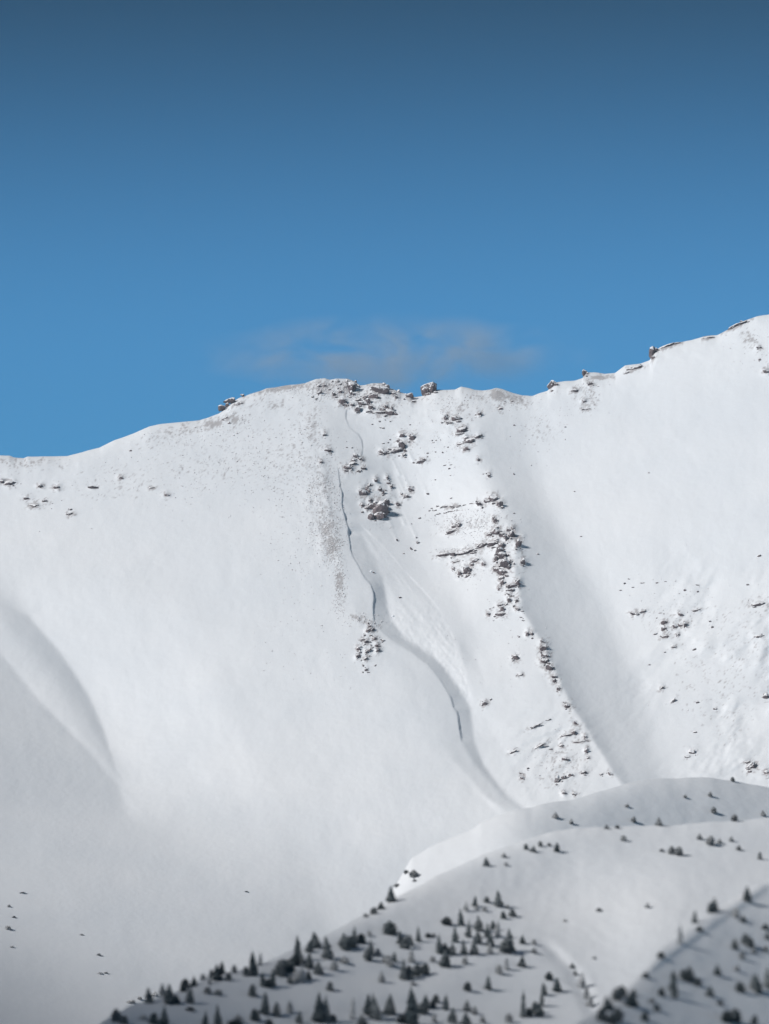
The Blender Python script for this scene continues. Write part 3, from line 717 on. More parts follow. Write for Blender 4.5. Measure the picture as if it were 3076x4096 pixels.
# ---- the wooded hill in front of it
CR_B = [(-640, 4900), (300, 4200), (400, 4096), (450, 4060), (520, 4020), (600, 4000), (700, 3968), (800, 3920), (900, 3893), (1000, 3868), (1100, 3830), (1200, 3788),
        (1290, 3746), (1345, 3717), (1402, 3684), (1500, 3639), (1563, 3600), (1644, 3559), (1741, 3506), (1837, 3463), (1933, 3417), (2078, 3367), (2198, 3330),
        (2300, 3312), (2500, 3306), (2700, 3300), (3076, 3270), (3740, 3240), (5000, 3330), (8000, 3500)]
RB = rows_from_curves([
    [(3200, -640, 110), (4900, -640, 120)],
    [(3200, 1300, 22), (3700, 1000, 37), (4100, 700, 50), (4900, 700, 56)],
    [(3200, 2200, -38), (3400, 2200, -40), (3500, 2230, -42), (3650, 2180, -40), (3800, 2250, -41), (4000, 2360, -43), (4900, 2500, -46)],
    [(3200, 2500, -60), (3370, 2480, -58), (3440, 2400, -47), (3600, 2420, -43), (3800, 2420, -45), (4000, 2400, -45), (4900, 2520, -48)],
    [(3200, 2800, -84), (3400, 2800, -73), (3500, 2760, -47), (3700, 2700, -40), (3900, 2600, -44), (4900, 2600, -52)],
    [(3200, 3740, -150), (3400, 3740, -135), (3600, 3740, -98), (4900, 3740, -95)]])
bench = np.zeros_like(GX)
for (tx, ty, tl, th, sl) in [(1450, 3880, 500, 3.0, 0.16), (1500, 4010, 700, 3.0, 0.10), (2050, 3860, 220, 2.2, 0.25), (1250, 3800, 320, 2.2, 0.4)]:
    d = (GY - ty) + (GX - tx) * sl
    bench += th * np.tanh(-d / 28) * np.exp(-((GX - tx) / tl) ** 2 - (d / 130) ** 2)
fold_x = np.interp(GY, [3740, 3830, 3880, 4000, 4100], [2150, 2235, 2290, 2350, 2400])
bench -= 3.2 * np.exp(-((GX - fold_x) / 34) ** 2) * sstep((GY - 3740) / 60) * (1 - sstep((GY - 4060) / 60))
RB = gblur(RB, 16, 16) + bench + 1.5 * fbm(GX, GY, 260, 2, 71) + 0.3 * fbm(GX, GY, 60, 2, 73) + 0.14 * fbm(GX, GY, 26, 3, 75)
hillB = Surf(CR_B, [(3200, 2480), (4960, 1950)], RB)
hillB.rnd = (12.0, 26.0)
o = hillB.build('wooded_snow_hill', M_SNOW2, np.concatenate([np.arange(-600, 3721, 9.0), np.arange(3760, 7900, 60.0)]), np.linspace(0, 1, 260) ** 1.3, 4900.0, [(3, -0.8), (10, -4), (40, -20), (140, -75)])
o['label'] = 'gentle snow hill dotted with conifers in front of the mountain'

# ---- the near slope at lower right
CR_C = [(-640, 4940), (1500, 4700), (1900, 4400), (2200, 4160), (2307, 4093), (2379, 4050), (2524, 3940), (2578, 3880), (2640, 3795), (2708, 3742), (2760, 3705),
        (2810, 3668), (2850, 3640), (2900, 3615), (2960, 3580), (3000, 3550), (3040, 3535), (3076, 3530), (3740, 3250), (5000, 2980), (8000, 2900)]
RC = -1.5 * (GX - 2300) * 0.081 + 1.0 * fbm(GX, GY, 170, 4, 81) + 0.2 * fbm(GX, GY, 40, 3, 85)
d = (GY - 3905) + (GX - 2573) * 0.72
RC += 1.6 * np.tanh(-d / 16) * np.exp(-(d / 90) ** 2)
hillC = Surf(CR_C, [(3200, 2090), (4960, 1560)], RC)
hillC.rnd = (9.0, 20.0)
o = hillC.build('near_snow_slope', M_SNOW2, np.concatenate([np.arange(1500, 3721, 9.0), np.arange(3760, 7900, 60.0)]), np.linspace(0, 1, 170) ** 1.2, 4900.0, [(3, -0.8), (10, -4), (40, -20), (140, -75)])
o['label'] = 'nearest dim snow slope with scattered conifers'

# ---- valley floor, from the camera out past the mountain
bm = bmesh.new()
n = 24
vs = [[bm.verts.new((-4400 + 8800 * i / n, -3000 + 8800 * j / n, -1.7)) for i in range(n + 1)] for j in range(n + 1)]
for j in range(n):
    for i in range(n):
        bm.faces.new((vs[j][i], vs[j][i + 1], vs[j + 1][i + 1], vs[j + 1][i]))
me = bpy.data.meshes.new('valley_ground')
bm.to_mesh(me)
bm.free()
me.materials.append(M_SNOW2)
o = bpy.data.objects.new('valley_ground', me)
o['kind'] = 'structure'
o['label'] = 'flat snow covered valley ground below the slopes'
COL.objects.link(o)


# ---- added ridge, unseen on the left, put in to shade foreground and lower left
def shade_ridge():
    ys = np.linspace(-400, 4900, 107)
    crest_z = RIDGE_Z0 - RIDGE_K * (ys - 2300)
    prof = [(-700, -20 / 700.0, 1), (-520, .18, 1), (-330, .45, 1), (-160, .74, 1), (-60, .92, 1), (-18, .985, 1), (0, 1.0, 1), (22, .975, 1), (80, .90, 1),
            (170, .76, 1), (270, .58, 1), (370, .38, 1), (450, .21, 1), (520, .08, 1), (570, 0.0, 1), (600, -.04, 1)]
    xs = np.interp(np.linspace(0, len(prof) - 1, 76), np.arange(len(prof)), [p[0] for p in prof])
    fz = np.interp(xs, [p[0] for p in prof], [p[1] for p in prof])
    YY, XX = np.meshgrid(ys, xs, indexing='ij')
    ZZ = crest_z[:, None] * fz[None, :]
    nn = fbm(XX, YY, 420, 5, 95)
    ZZ = ZZ + nn * 26 * np.clip(1.1 - np.exp(-np.abs(XX) / 120), 0.12, 1) * np.clip(fz[None, :] * 4, 0, 1)
    V = np.stack([XX + RIDGE_X, YY, ZZ], -1).reshape(-1, 3)
    nr, nc = XX.shape
    idx = np.arange(nr * nc).reshape(nr, nc)
    Fq = np.stack([idx[:-1, :-1], idx[:-1, 1:], idx[1:, 1:], idx[1:, :-1]], -1).reshape(-1, 4)
    me = bpy.data.meshes.new('shade_ridge')
    me.from_pydata(V.tolist(), [], Fq.tolist())
    me.polygons.foreach_set('use_smooth', np.ones(len(Fq), bool))
    me.materials.append(M_SNOW2)
    o = bpy.data.objects.new('shade_ridge', me)
    o['kind'] = 'structure'
    o['label'] = 'added unseen snow ridge on the left that shades the foreground'
    COL.objects.link(o)


RIDGE_X, RIDGE_K = -900.0, 0.12
RIDGE_Z0 = 47.0 + (0.75 - 0.577 * RIDGE_K) * 900.0
shade_ridge()


def pick_surface(px, py):
    if px > 2250 and py > hillC.crest(px) - 4:
        return hillC
    if py > hillB.crest(px) - 6:
        return hillB
    if px > 1540 and py > hillA.crest(px) - 6:
        return hillA
    return mount


# ------------------------------------------------------------------ rocks
def rock_mesh(k, sub=2):
    r = np.random.default_rng(300 + k)
    bm = bmesh.new()
    bmesh.ops.create_icosphere(bm, subdivisions=sub, radius=1.0)
    planes = []
    for i in range(13):
        v = r.normal(size=3)
        v /= np.linalg.norm(v)
        planes.append((v, r.uniform(0.5, 0.9)))
    for v in bm.verts:
        p = np.array(v.co)
        for nn, dd in planes:
            t = p @ nn - dd
            if t > 0:
                p = p - nn * t
        p = p * (1 + r.uniform(-0.07, 0.07))
        v.co = p
    co = np.array([v.co[:] for v in bm.verts])
    lo, hi = co.min(0), co.max(0)
    for v in bm.verts:
        for q in range(3):
            v.co[q] = (v.co[q] - (lo[q] + hi[q]) / 2) / ((hi[q] - lo[q]) / 2)
    me = bpy.data.meshes.new('rock')
    bm.to_mesh(me)
    bm.free()
    me.materials.append(M_ROCK)
    return me


ROCKS = [rock_mesh(k) for k in range(14)]
PXM = 1 / FP


def one_rock(name, blob, parent, inv, rr, lift=-0.12):
    cx_, cy_, w, h = blob[:4]
    ang = blob[4] if len(blob) > 4 else 0
    snow = blob[5] if len(blob) > 5 else 0.0
    if cx_ < 760:
        snow += 0.14
    elif cx_ > 2450 and cy_ > 1600:
        snow += 0.10
    Y = float(mount.depth(cx_, max(cy_, float(mount.crest(cx_)) + 1)))
    p = world_pt(cx_, cy_ - 0.10 * h, Y)
    s = PXM * Y * 0.5
    sx, sz = w * s * 1.28, h * s * 1.42
    sy = 0.55 * math.sqrt(sx * sz) + 0.15 * min(sx, sz)
    ob = bpy.data.objects.new(name, rr.choice(ROCKS))
    ob.color = (snow + rr.uniform(-0.08, 0.08), 0, 0, 1)
    M = Matrix.Translation((p[0], p[1] - lift * sy, p[2])) @ Matrix.Rotation(math.radians(-ang), 4, 'Y') @ \
        Matrix.Diagonal((sx * rr.choice((-1, 1)), sy * rr.choice((-1, 1)), sz * 1.0, 1))
    if parent is not None:
        ob.parent = parent
        ob.matrix_world = M
        ob.matrix_parent_inverse = inv
        ob.matrix_basis = M
    else:
        ob.matrix_world = M
    COL.objects.link(ob)
    return ob


def outcrop(name, label, blobs, cat='rock outcrop', sat=2, group=None):
    rr = random.Random(hash((round(blobs[0][0]), round(blobs[0][1]), len(blobs))))
    if len(blobs) == 1 and sat == 0:
        ob = one_rock(name, blobs[0], None, None, rr)
        ob['label'] = label
        ob['category'] = cat
        if group:
            ob['group'] = group
        return ob
    bx_ = sum(b[0] for b in blobs) / len(blobs)
    by_ = max(b[1] + b[3] / 2 for b in blobs)
    e = bpy.data.objects.new(name, None)
    e.empty_display_size = 2
    e.location = mount.point(bx_, max(by_, float(mount.crest(bx_)) + 2))
    e['label'] = label
    e['category'] = cat
    if group:
        e['group'] = group
    COL.objects.link(e)
    inv = Matrix.Translation(e.location).inverted()
    for b in blobs:
        one_rock('rock', b, e, inv, rr)
        ar = b[2] * b[3]
        k = 1 if ar < 90 else (sat + 1 if ar < 260 else (sat + 3 if ar < 700 else sat + 6))
        an = math.radians(b[4] if len(b) > 4 else 0)
        for q in range(k):
            u, v = rr.uniform(-0.68, 0.68) * b[2], rr.uniform(-0.75, 0.6) * b[3]
            x = b[0] + u * math.cos(an) + v * math.sin(an)
            y = b[1] - u * math.sin(an) + v * math.cos(an)
            if y < float(mount.crest(x)) + 2:
                continue
            f = rr.uniform(0.16, 0.42)
            one_rock('rock', (x, y, max(4, b[2] * f), max(4, b[3] * f), rr.uniform(-25, 25), (b[5] if len(b) > 5 else 0) - 0.1), e, inv, rr, lift=0.12)
    return e


for lab, blobs in OUT:
    single = len(blobs) == 1 and blobs[0][2] * blobs[0][3] < 500
    outcrop('boulder' if single else 'rock_outcrop', lab, blobs, 'boulder' if single else 'rock outcrop', 0 if single else 2)

STONES = {
    ('small stone lying on the snow under the summit rocks', 'stones under the summit rocks'): [(1519, 1687, 8, 8), (1533, 1714, 8, 9), (1522, 1712, 7, 6), (1489, 1699, 6, 7), (1560, 1687, 6, 6), (1541, 1681, 5, 5), (1407, 1792, 7, 8), (1387, 1791, 6, 5), (1560, 1760, 6, 7), (1553, 1772, 5, 8), (1533, 1775, 9, 6), (1585, 1765, 5, 5)],
    ('small stone scattered in the avalanche gully right of the slide', 'stones right of the slide'): [(1679, 2074, 8, 7), (1710, 1977, 10, 7), (1588, 2163, 6, 10), (1670, 2173, 8, 14, -20), (1665, 2152, 5, 8), (1645, 2198, 6, 14, 30), (1659, 2204, 4, 12), (1615, 2215, 7, 6), (1678, 2075, 8, 7), (1646, 2097, 4, 6), (1640, 1700, 6, 5)],
    ('small stone on the open snow of the upper right rib', 'stones on the upper right rib'): [(1735, 1771, 9, 5), (1729, 1764, 5, 6), (1744, 1762, 5, 5), (1711, 1814, 9, 6), (1742, 1809, 6, 5), (1771, 1812, 5, 8, 30), (1792, 1790, 6, 5), (1804, 1860, 10, 4, 0, .1), (1780, 1862, 14, 4, 10, .15), (1797, 1876, 8, 8, 0, .15), (1804, 1994, 9, 5, 20), (1802, 1902, 6, 5), (1742, 1920, 6, 5), (1710, 1828, 7, 5), (2020, 1606, 6, 5), (2048, 1607, 7, 7), (2056, 2054, 6, 6)],
    ('tiny stone on the open right slope beyond the shaded gully', 'stones on the right slope'): [(2596, 1892, 8, 6), (2298, 1967, 6, 5), (2324, 2147, 7, 5), (2046, 2084, 6, 6), (2056, 1898, 5, 9), (2150, 2217, 8, 6), (2262, 1709, 8, 6), (2056, 1702, 8, 6), (2500, 2335, 10, 8), (2516, 2317, 8, 5), (2532, 2350, 10, 4), (2482, 2362, 10, 5), (2570, 2332, 18, 5, 0, .1), (2627, 2332, 9, 6), (2662, 2327, 9, 4), (2790, 2341, 14, 5), (2792, 2368, 9, 8), (2740, 2362, 9, 10, 0, .1), (2640, 2452, 10, 7), (2656, 2456, 8, 5), (2627, 2473, 6, 6), (2840, 2487, 8, 8), (2660, 2610, 8, 6), (2596, 2660, 12, 5), (2990, 2340, 10, 7), (3036, 2225, 14, 9, 20), (2778, 2600, 14, 8, 30), (2850, 2510, 10, 10), (2790, 2812, 12, 10, 0, .1), (2860, 2838, 12, 10, 0, .1), (2780, 2930, 12, 9)],
}
for (lab, grp), lst in STONES.items():
    for i, b in enumerate(sorted(lst)):
        outcrop('stone', lab + ', %s from left' % ['first', 'second', 'third', 'fourth', 'fifth', 'sixth', 'seventh', 'eighth', 'ninth', 'tenth', 'eleventh', 'twelfth'][i] if i < 12 else lab + ', %dth from left' % (i + 1), [b], 'stone', 0, grp)

# two blocks of broken snow on the slide bed
M_BLOCK = snow_mat('snow_block_crust', 1.2, 0.3)
for (bx0, by0, bw, bh, lab) in [(1485, 2287, 10, 7, 'white snow block beside a small stone near the fracture line'),
                                (1572, 2466, 8, 7, 'small white snow block low on the slide bed')]:
    ob = one_rock('snow_block', (bx0, by0, bw, bh), None, None, random.Random(bx0), 0.3)
    ob.data = ob.data.copy()
    ob.data.materials.clear()
    ob.data.materials.append(M_BLOCK)
    ob['label'] = lab
    ob['category'] = 'snow block'

# gravel that nobody could count: stones of a pixel or two, one object for each patch
SCREE = {
    'scree of tiny stones on the left spur': [(1290, 1960, 60, 110, 520), (1308, 2110, 45, 80, 420), (1328, 2190, 32, 55, 420), (1360, 2340, 22, 70, 240), (1360, 2420, 28, 40, 70), (1250, 1750, 50, 90, 160), (1455, 2480, 50, 18, 110)],
    'scree of tiny stones along the summit ridge': [(1130, 1556, 150, 16, 200), (1380, 1555, 60, 34, 330), (1290, 1560, 50, 30, 170), (1490, 1590, 80, 40, 160), (900, 1690, 90, 40, 110), (700, 1745, 180, 40, 90), (1600, 1575, 60, 16, 50)],
    'sparse tiny stones sprinkled over the left face': [(1000, 1850, 220, 150, 330), (1120, 1950, 130, 170, 260), (700, 1900, 250, 90, 120), (1180, 2250, 90, 190, 110), (1250, 2600, 160, 120, 60), (300, 1950, 250, 90, 40)],
    'sprinkled tiny stones on the rocky right rib': [(1830, 1630, 80, 44, 150), (1770, 1790, 100, 110, 90), (1870, 2090, 110, 34, 200), (1840, 2060, 80, 22, 90), (1930, 2120, 80, 40, 110), (1830, 2200, 80, 12, 70), (1900, 2260, 70, 50, 90), (2020, 2420, 70, 60, 60), (2010, 1600, 90, 30, 110), (1960, 2600, 120, 160, 40), (2200, 3020, 130, 110, 70)],
    'sprinkled tiny stones on the right slope': [(2150, 1740, 90, 70, 60), (2340, 1590, 60, 60, 70), (2720, 2420, 150, 90, 70), (2850, 2700, 160, 230, 25), (2990, 1400, 80, 70, 40), (2200, 2640, 40, 160, 40)],
}
for lab, patches in SCREE.items():
    V, Fc = [], []
    base = np.array([(1, 0, 0), (-1, 0, 0), (0, 1, 0), (0, -1, 0), (0, 0, 1), (0, 0, -1)], float)
    tri = [(0, 2, 4), (2, 1, 4), (1, 3, 4), (3, 0, 4), (2, 0, 5), (1, 2, 5), (3, 1, 5), (0, 3, 5)]
    for cx_, cy_, rx_, ry_, cnt in patches:
        for i in range(int(cnt * 1.35)):
            x = cx_ + rx_ * rng.normal() * 0.75
            y = cy_ + ry_ * rng.normal() * 0.75
            if y < mount.crest(x) + 1:
                continue
            if abs(fbm(np.array(x), np.array(y), 40, 2, 91)) < 0.12:
                continue
            Y = float(mount.depth(x, y))
            p = world_pt(x, y, Y)
            s = PXM * Y * 0.5 * min(8.0, 3.1 + rng.exponential(1.3))
            q = base * (np.array([s * rng.uniform(0.8, 1.5), s, s * rng.uniform(0.7, 1.3)]) * rng.uniform(0.7, 1.2, (6, 1)))
            k = len(V)
            V.extend((q + p).tolist())
            Fc.extend([(a_ + k, b_ + k, c_ + k) for a_, b_, c_ in tri])
    me = bpy.data.meshes.new('scree')
    me.from_pydata(V, [], Fc)
    me.materials.append(M_ROCK)
    ob = bpy.data.objects.new('scree', me)
    ob.color = (-0.95, 0, 0, 1)
    ob['kind'] = 'stuff'
    ob['label'] = lab
    ob['category'] = 'scree'
    COL.objects.link(ob)

# ------------------------------------------------------------------ conifers
def crown_mesh(k):
    r = random.Random(500 + k)
    V, Fc = [], []
    layers = 14
    lean = r.uniform(-0.04, 0.04)
    for i in range(layers):
        t = i / (layers - 1)
        z = 0.08 + 0.86 * t
        rad = ((1 - t) ** 0.6 if k < 5 else math.sqrt(max(0, 1 - t ** 2.2))) * r.uniform(0.78, 1.12) + 0.05
        if i == 0:
            rad *= 0.8
        nb = int(12 - 6 * t)
        a0 = r.random() * 6.28
        for j in range(nb):
            if r.random() < 0.08:
                continue
            an = a0 + 6.283 * j / nb + r.uniform(-0.25, 0.25)
            L = rad * r.uniform(0.68, 1.12)
            wd = 0.30 * L + 0.05
            dr = r.uniform(0.03, 0.10)
            ca, sa = math.cos(an), math.sin(an)
            px_, py_ = -sa, ca
            zz = z + r.uniform(-0.03, 0.03)
            b = len(V)
            ox = lean * zz
            V += [(ox, 0, zz + 0.05), (ca * L * .55 + px_ * wd + ox, sa * L * .55 + py_ * wd, zz - dr * .3),
                  (ca * L + ox, sa * L, zz - dr), (ca * L * .55 - px_ * wd + ox, sa * L * .55 - py_ * wd, zz - dr * .3),
                  (ca * L * .5 + ox, sa * L * .5, zz + 0.035), (ca * L * .45 + ox, sa * L * .45, zz - dr - 0.06)]
            Fc += [(b, b + 1, b + 4), (b + 1, b + 2, b + 4), (b + 2, b + 3, b + 4), (b + 3, b, b + 4), (b, b + 4, b + 5), (b + 4, b + 2, b + 5)]
    b = len(V)
    V += [(lean, 0, 1.0), (0.06, 0, 0.88), (-0.05, 0.05, 0.88), (-0.03, -0.06, 0.88)]
    Fc += [(b, b + 1, b + 2), (b, b + 2, b + 3), (b, b + 3, b + 1)]
    me = bpy.data.meshes.new('crown')
    me.from_pydata(V, [], Fc)
    me.materials.append(M_NEEDLE)
    return me


def trunk_mesh():
    bm = bmesh.new()
    rings = [(0.10, -0.06), (0.075, 0.1), (0.055, 0.45), (0.03, 0.75), (0.008, 0.97)]
    prev = None
    for rad, z in rings:
        ring = [bm.verts.new((rad * math.cos(a_ * math.pi / 3), rad * math.sin(a_ * math.pi / 3), z)) for a_ in range(6)]
        if prev:
            for i in range(6):
                bm.faces.new((prev[i], prev[(i + 1) % 6], ring[(i + 1) % 6], ring[i]))
        prev = ring
    me = bpy.data.meshes.new('trunk')
    bm.to_mesh(me)
    bm.free()
    me.materials.append(M_BARK)
    return me


CROWNS = [crown_mesh(k) for k in range(9)]
TRUNK = trunk_mesh()
# x of the base, y of the base, height, width (photo pixels), f = snow laden
f = 1
TREES = [(525, 4012, 24, 28), (559, 3999, 26, 20, f), (597, 4012, 55, 32), (620, 3985, 40, 22), (649, 3983, 45, 26, f), (678, 4017, 70, 40), (707, 4016, 35, 26),
         (740, 3947, 34, 30), (775, 3945, 34, 30), (734, 3967, 25, 22), (761, 4014, 60, 30), (761, 4043, 14, 28), (812, 3918, 22, 22, f), (844, 3910, 32, 22), (870, 3922, 55, 40),
         (886, 3898, 46, 32), (913, 3923, 30, 22), (839, 3938, 40, 16, f), (936, 3892, 30, 22, f), (985, 3904, 35, 28), (830, 3974, 24, 30, f), (873, 3981, 22, 26, f), (465, 4086, 45, 36),
         (496, 4096, 30, 24), (613, 4096, 40, 30), (573, 4077, 18, 28, f), (656, 4102, 65, 34), (819, 4102, 52, 26), (873, 4108, 78, 32), (953, 4090, 30, 36, f), (938, 4106, 25, 50),
         (1016, 3902, 85, 34), (1039, 3862, 46, 22, f), (1008, 3985, 42, 34), (1052, 3946, 50, 22), (1070, 3949, 30, 40), (1090, 3946, 60, 26), (1117, 3902, 55, 40), (1135, 3895, 50, 44),
         (1160, 3888, 45, 40), (1182, 3863, 45, 36), (1193, 3845, 90, 30), (1207, 3852, 30, 26), (1236, 3873, 55, 34), (1272, 3897, 45, 36), (1160, 3935, 34, 24), (1189, 3928, 40, 40, f),
         (1211, 3924, 55, 24, f), (1236, 3919, 34, 24), (1236, 3808, 40, 26), (1256, 3776, 44, 26), (1265, 3792, 50, 36), (1312, 3835, 78, 42), (1335, 3881, 45, 26, f), (1370, 3787, 50, 28),
         (1384, 3801, 50, 40), (1406, 3790, 40, 34), (1417, 3776, 62, 26), (1445, 3772, 34, 34), (1478, 3745, 20, 18, f), (1319, 3962, 32, 28), (1377, 3852, 25, 44, f), (1019, 4083, 42, 40),
         (1059, 4058, 80, 34), (1106, 4065, 50, 34), (1160, 4050, 45, 26, f), (1196, 4094, 45, 30), (1276, 4090, 105, 44), (1305, 4088, 90, 40), (1333, 4088, 28, 30), (1409, 4076, 80, 26, f),
         (1471, 4061, 75, 30), (1492, 4076, 90, 28), (1449, 4102, 38, 44), (1077, 4102, 24, 30), (1565, 3608, 56, 40), (1523, 3637, 26, 24), (1494, 3657, 26, 22), (1462, 3668, 14, 22, f),
         (1561, 3738, 48, 44), (1601, 3775, 48, 26), (1621, 3793, 48, 34), (1639, 3782, 38, 24), (1673, 3767, 55, 22), (1712, 3750, 17, 20), (1733, 3748, 14, 18, f), (1756, 3814, 66, 24), (1485, 3825, 58, 26), (1471, 3843, 45, 34),
         (1511, 3822, 28, 30, f), (1561, 3865, 40, 30, f), (1578, 3847, 34, 20), (1540, 3850, 25, 22, f), (1646, 3850, 55, 24, f), (1525, 3930, 40, 28, f), (1612, 3919, 72, 28), (1634, 3915, 45, 34),
         (1666, 3905, 45, 34), (1699, 3897, 40, 30), (1729, 3847, 22, 20, f), (1782, 3865, 60, 34), (1652, 3941, 16, 24, f), (1588, 3547, 14, 24), (1654, 3509, 32, 32), (1625, 3494, 16, 20),
         (1657, 3526, 16, 16), (1946, 3465, 32, 22), (2023, 3463, 14, 16, f), (2015, 3430, 18, 18, f), (2104, 3398, 20, 18), (2133, 3408, 22, 20), (2162, 3386, 20, 18), (2227, 3408, 34, 22),
         (2222, 3273, 28, 22), (2285, 3297, 26, 18), (2196, 3384, 12, 14, f), (1899, 3626, 38, 20), (1947, 3610, 22, 20), (1994, 3626, 56, 30), (1906, 3641, 16, 16, f), (1938, 3645, 18, 18, f),
         (2014, 3675, 26, 22), (2050, 3666, 30, 28), (2029, 3634, 14, 16, f), (1864, 3645, 35, 18, f), (1845, 3702, 58, 22), (1787, 3700, 30, 34), (1872, 3749, 60, 24), (1821, 3769, 55, 28),
         (1917, 3724, 56, 34), (1949, 3749, 50, 22), (1973, 3717, 32, 20), (1989, 3746, 55, 26, f), (1911, 3775, 48, 28), (1897, 3818, 55, 34), (1960, 3785, 48, 30), (1960, 3814, 40, 22, f),
         (1857, 3818, 52, 24), (1778, 3814, 36, 40), (1808, 3818, 40, 34), (1779, 3868, 48, 36), (1859, 3856, 26, 22, f), (2025, 3811, 50, 50), (2043, 3807, 80, 32), (2090, 3775, 30, 24),
         (2135, 3778, 20, 20, f), (2137, 3814, 20, 20, f), (2087, 3868, 40, 28), (2027, 3879, 45, 24, f), (1996, 3897, 36, 26, f), (1870, 3964, 34, 28), (1952, 3957, 48, 28), (1558, 4058, 72, 40),
         (1648, 4100, 130, 46), (1690, 4056, 40, 40), (1706, 4036, 50, 28), (1731, 4032, 40, 26), (1744, 4011, 30, 24), (1783, 4040, 55, 28), (1809, 4092, 55, 32), (1867, 4045, 40, 26), (1865, 4100, 44, 36),
         (1897, 4058, 30, 22, f), (1608, 4092, 32, 34), (1738, 4090, 30, 24, f), (1930, 4092, 24, 22, f), (1507, 4080, 80, 34), (2092, 4070, 96, 26), (2035, 4090, 34, 28, f), (2115, 4064, 30, 30), (2140, 4050, 40, 30), (2159, 4064, 45, 30),
         (2166, 4025, 50, 26), (2177, 3981, 45, 28), (2197, 3920, 28, 28), (2229, 3967, 48, 28), (2289, 3873, 20, 20), (2300, 3902, 20, 16, f), (2327, 3952, 55, 28, f), (2347, 3996, 45, 28, f),
         (2358, 4025, 40, 28, f), (2408, 4084, 50, 36), (2433, 4041, 50, 40), (2466, 4001, 45, 40), (2488, 3987, 40, 40), (2524, 4025, 50, 46), (2535, 3981, 22, 20), (2470, 4086, 50, 44),
         (2448, 4099, 40, 40), (2580, 4084, 36, 28), (2989, 3607, 54, 34), (2861, 3646, 50, 26), (2840, 3652, 38, 30), (2779, 3690, 46, 26), (2720, 3774, 66, 24, f), (2798, 3725, 20, 32),
         (2942, 3670, 36, 26, f), (2972, 3689, 24, 26), (2644, 3833, 24, 26), (2940, 3798, 40, 28), (2982, 3777, 38, 30), (2999, 3790, 36, 34), (2968, 3836, 30, 24, f), (3017, 3815, 22, 20, f),
         (3062, 3718, 22, 30), (3069, 3760, 36, 24), (3062, 3809, 25, 24, f), (2871, 3902, 40, 28), (2947, 3885, 24, 22, f), (2694, 3920, 34, 24), (2698, 3992, 75, 30), (2687, 3961, 40, 26),
         (2736, 3916, 36, 34), (2757, 3906, 38, 34), (2750, 3926, 30, 40), (2791, 3944, 30, 24), (2646, 3985, 32, 26), (2840, 3985, 36, 36), (2961, 3968, 36, 36), (3017, 3958, 55, 34),
         (3034, 3975, 70, 30), (3072, 3954, 75, 34), (2880, 4020, 20, 26), (2628, 4044, 26, 28), (2607, 4013, 20, 24, f), (2909, 4091, 45, 46), (2937, 4088, 50, 46), (3017, 4098, 34, 30),
         (2583, 3912, 22, 28, f), (2535, 3290, 26, 20), (2635, 3303, 38, 28), (2938, 3285, 30, 24), (2841, 3187, 22, 18), (2854, 3253, 28, 24), (2741, 3192, 14, 14, f), (2509, 3229, 14, 14, f),
         (2427, 3316, 20, 18), (2469, 3314, 16, 16), (2495, 3364, 26, 20), (2685, 3416, 34, 26), (2714, 3422, 40, 34), (2841, 3380, 40, 38), (2799, 3358, 26, 20), (2878, 3374, 24, 20, f),
         (2925, 3366, 24, 18), (2954, 3401, 24, 22), (3039, 3438, 34, 20), (3052, 3264, 26, 18), (2930, 3126, 20, 18), (2646, 3406, 14, 16, f), (2395, 3645, 16, 22), (2589, 3631, 24, 20, f),
         (2260, 3685, 10, 14, f), (2376, 3836, 12, 14, f), (90, 3573, 9, 18, f), (36, 3628, 18, 14, f), (56, 3671, 14, 12, f), (32, 3718, 30, 24, f), (49, 3790, 12, 14, f), (396, 3823, 18, 16, f), (400, 3895, 14, 20, f), (424, 3894, 12, 18, f),
         (325, 3740, 10, 14, f), (986, 3568, 8, 16, f)]
ORD = ['first', 'second', 'third', 'fourth', 'fifth', 'sixth', 'seventh', 'eighth', 'ninth', 'tenth', 'eleventh', 'twelfth', 'thirteenth', 'fourteenth', 'fifteenth',
       'sixteenth', 'seventeenth', 'eighteenth', 'nineteenth', 'twentieth'] + ['%dth' % i for i in range(21, 80)]
bands = {}
for t in TREES:
    s = pick_surface(t[0], t[1])
    if s is mount:
        key = 'on lower left snow'
    elif s is hillA:
        key = 'on the rounded far hill'
    elif s is hillC:
        key = 'high on near right slope' if t[1] < 3860 else 'low on near right slope'
    else:
        dc = t[1] - float(hillB.crest(t[0]))
        if t[0] > 2240 and t[1] < 3700:
            key = 'on bare right hilltop'
        elif t[1] > 4000:
            key = 'along the bottom photo edge'
        elif dc < 110 and t[0] < 1500:
            key = 'along the wooded left crest'
        else:
            key = 'on the middle hillside'
    bands.setdefault(key, []).append((t, s))
rt = random.Random(5)
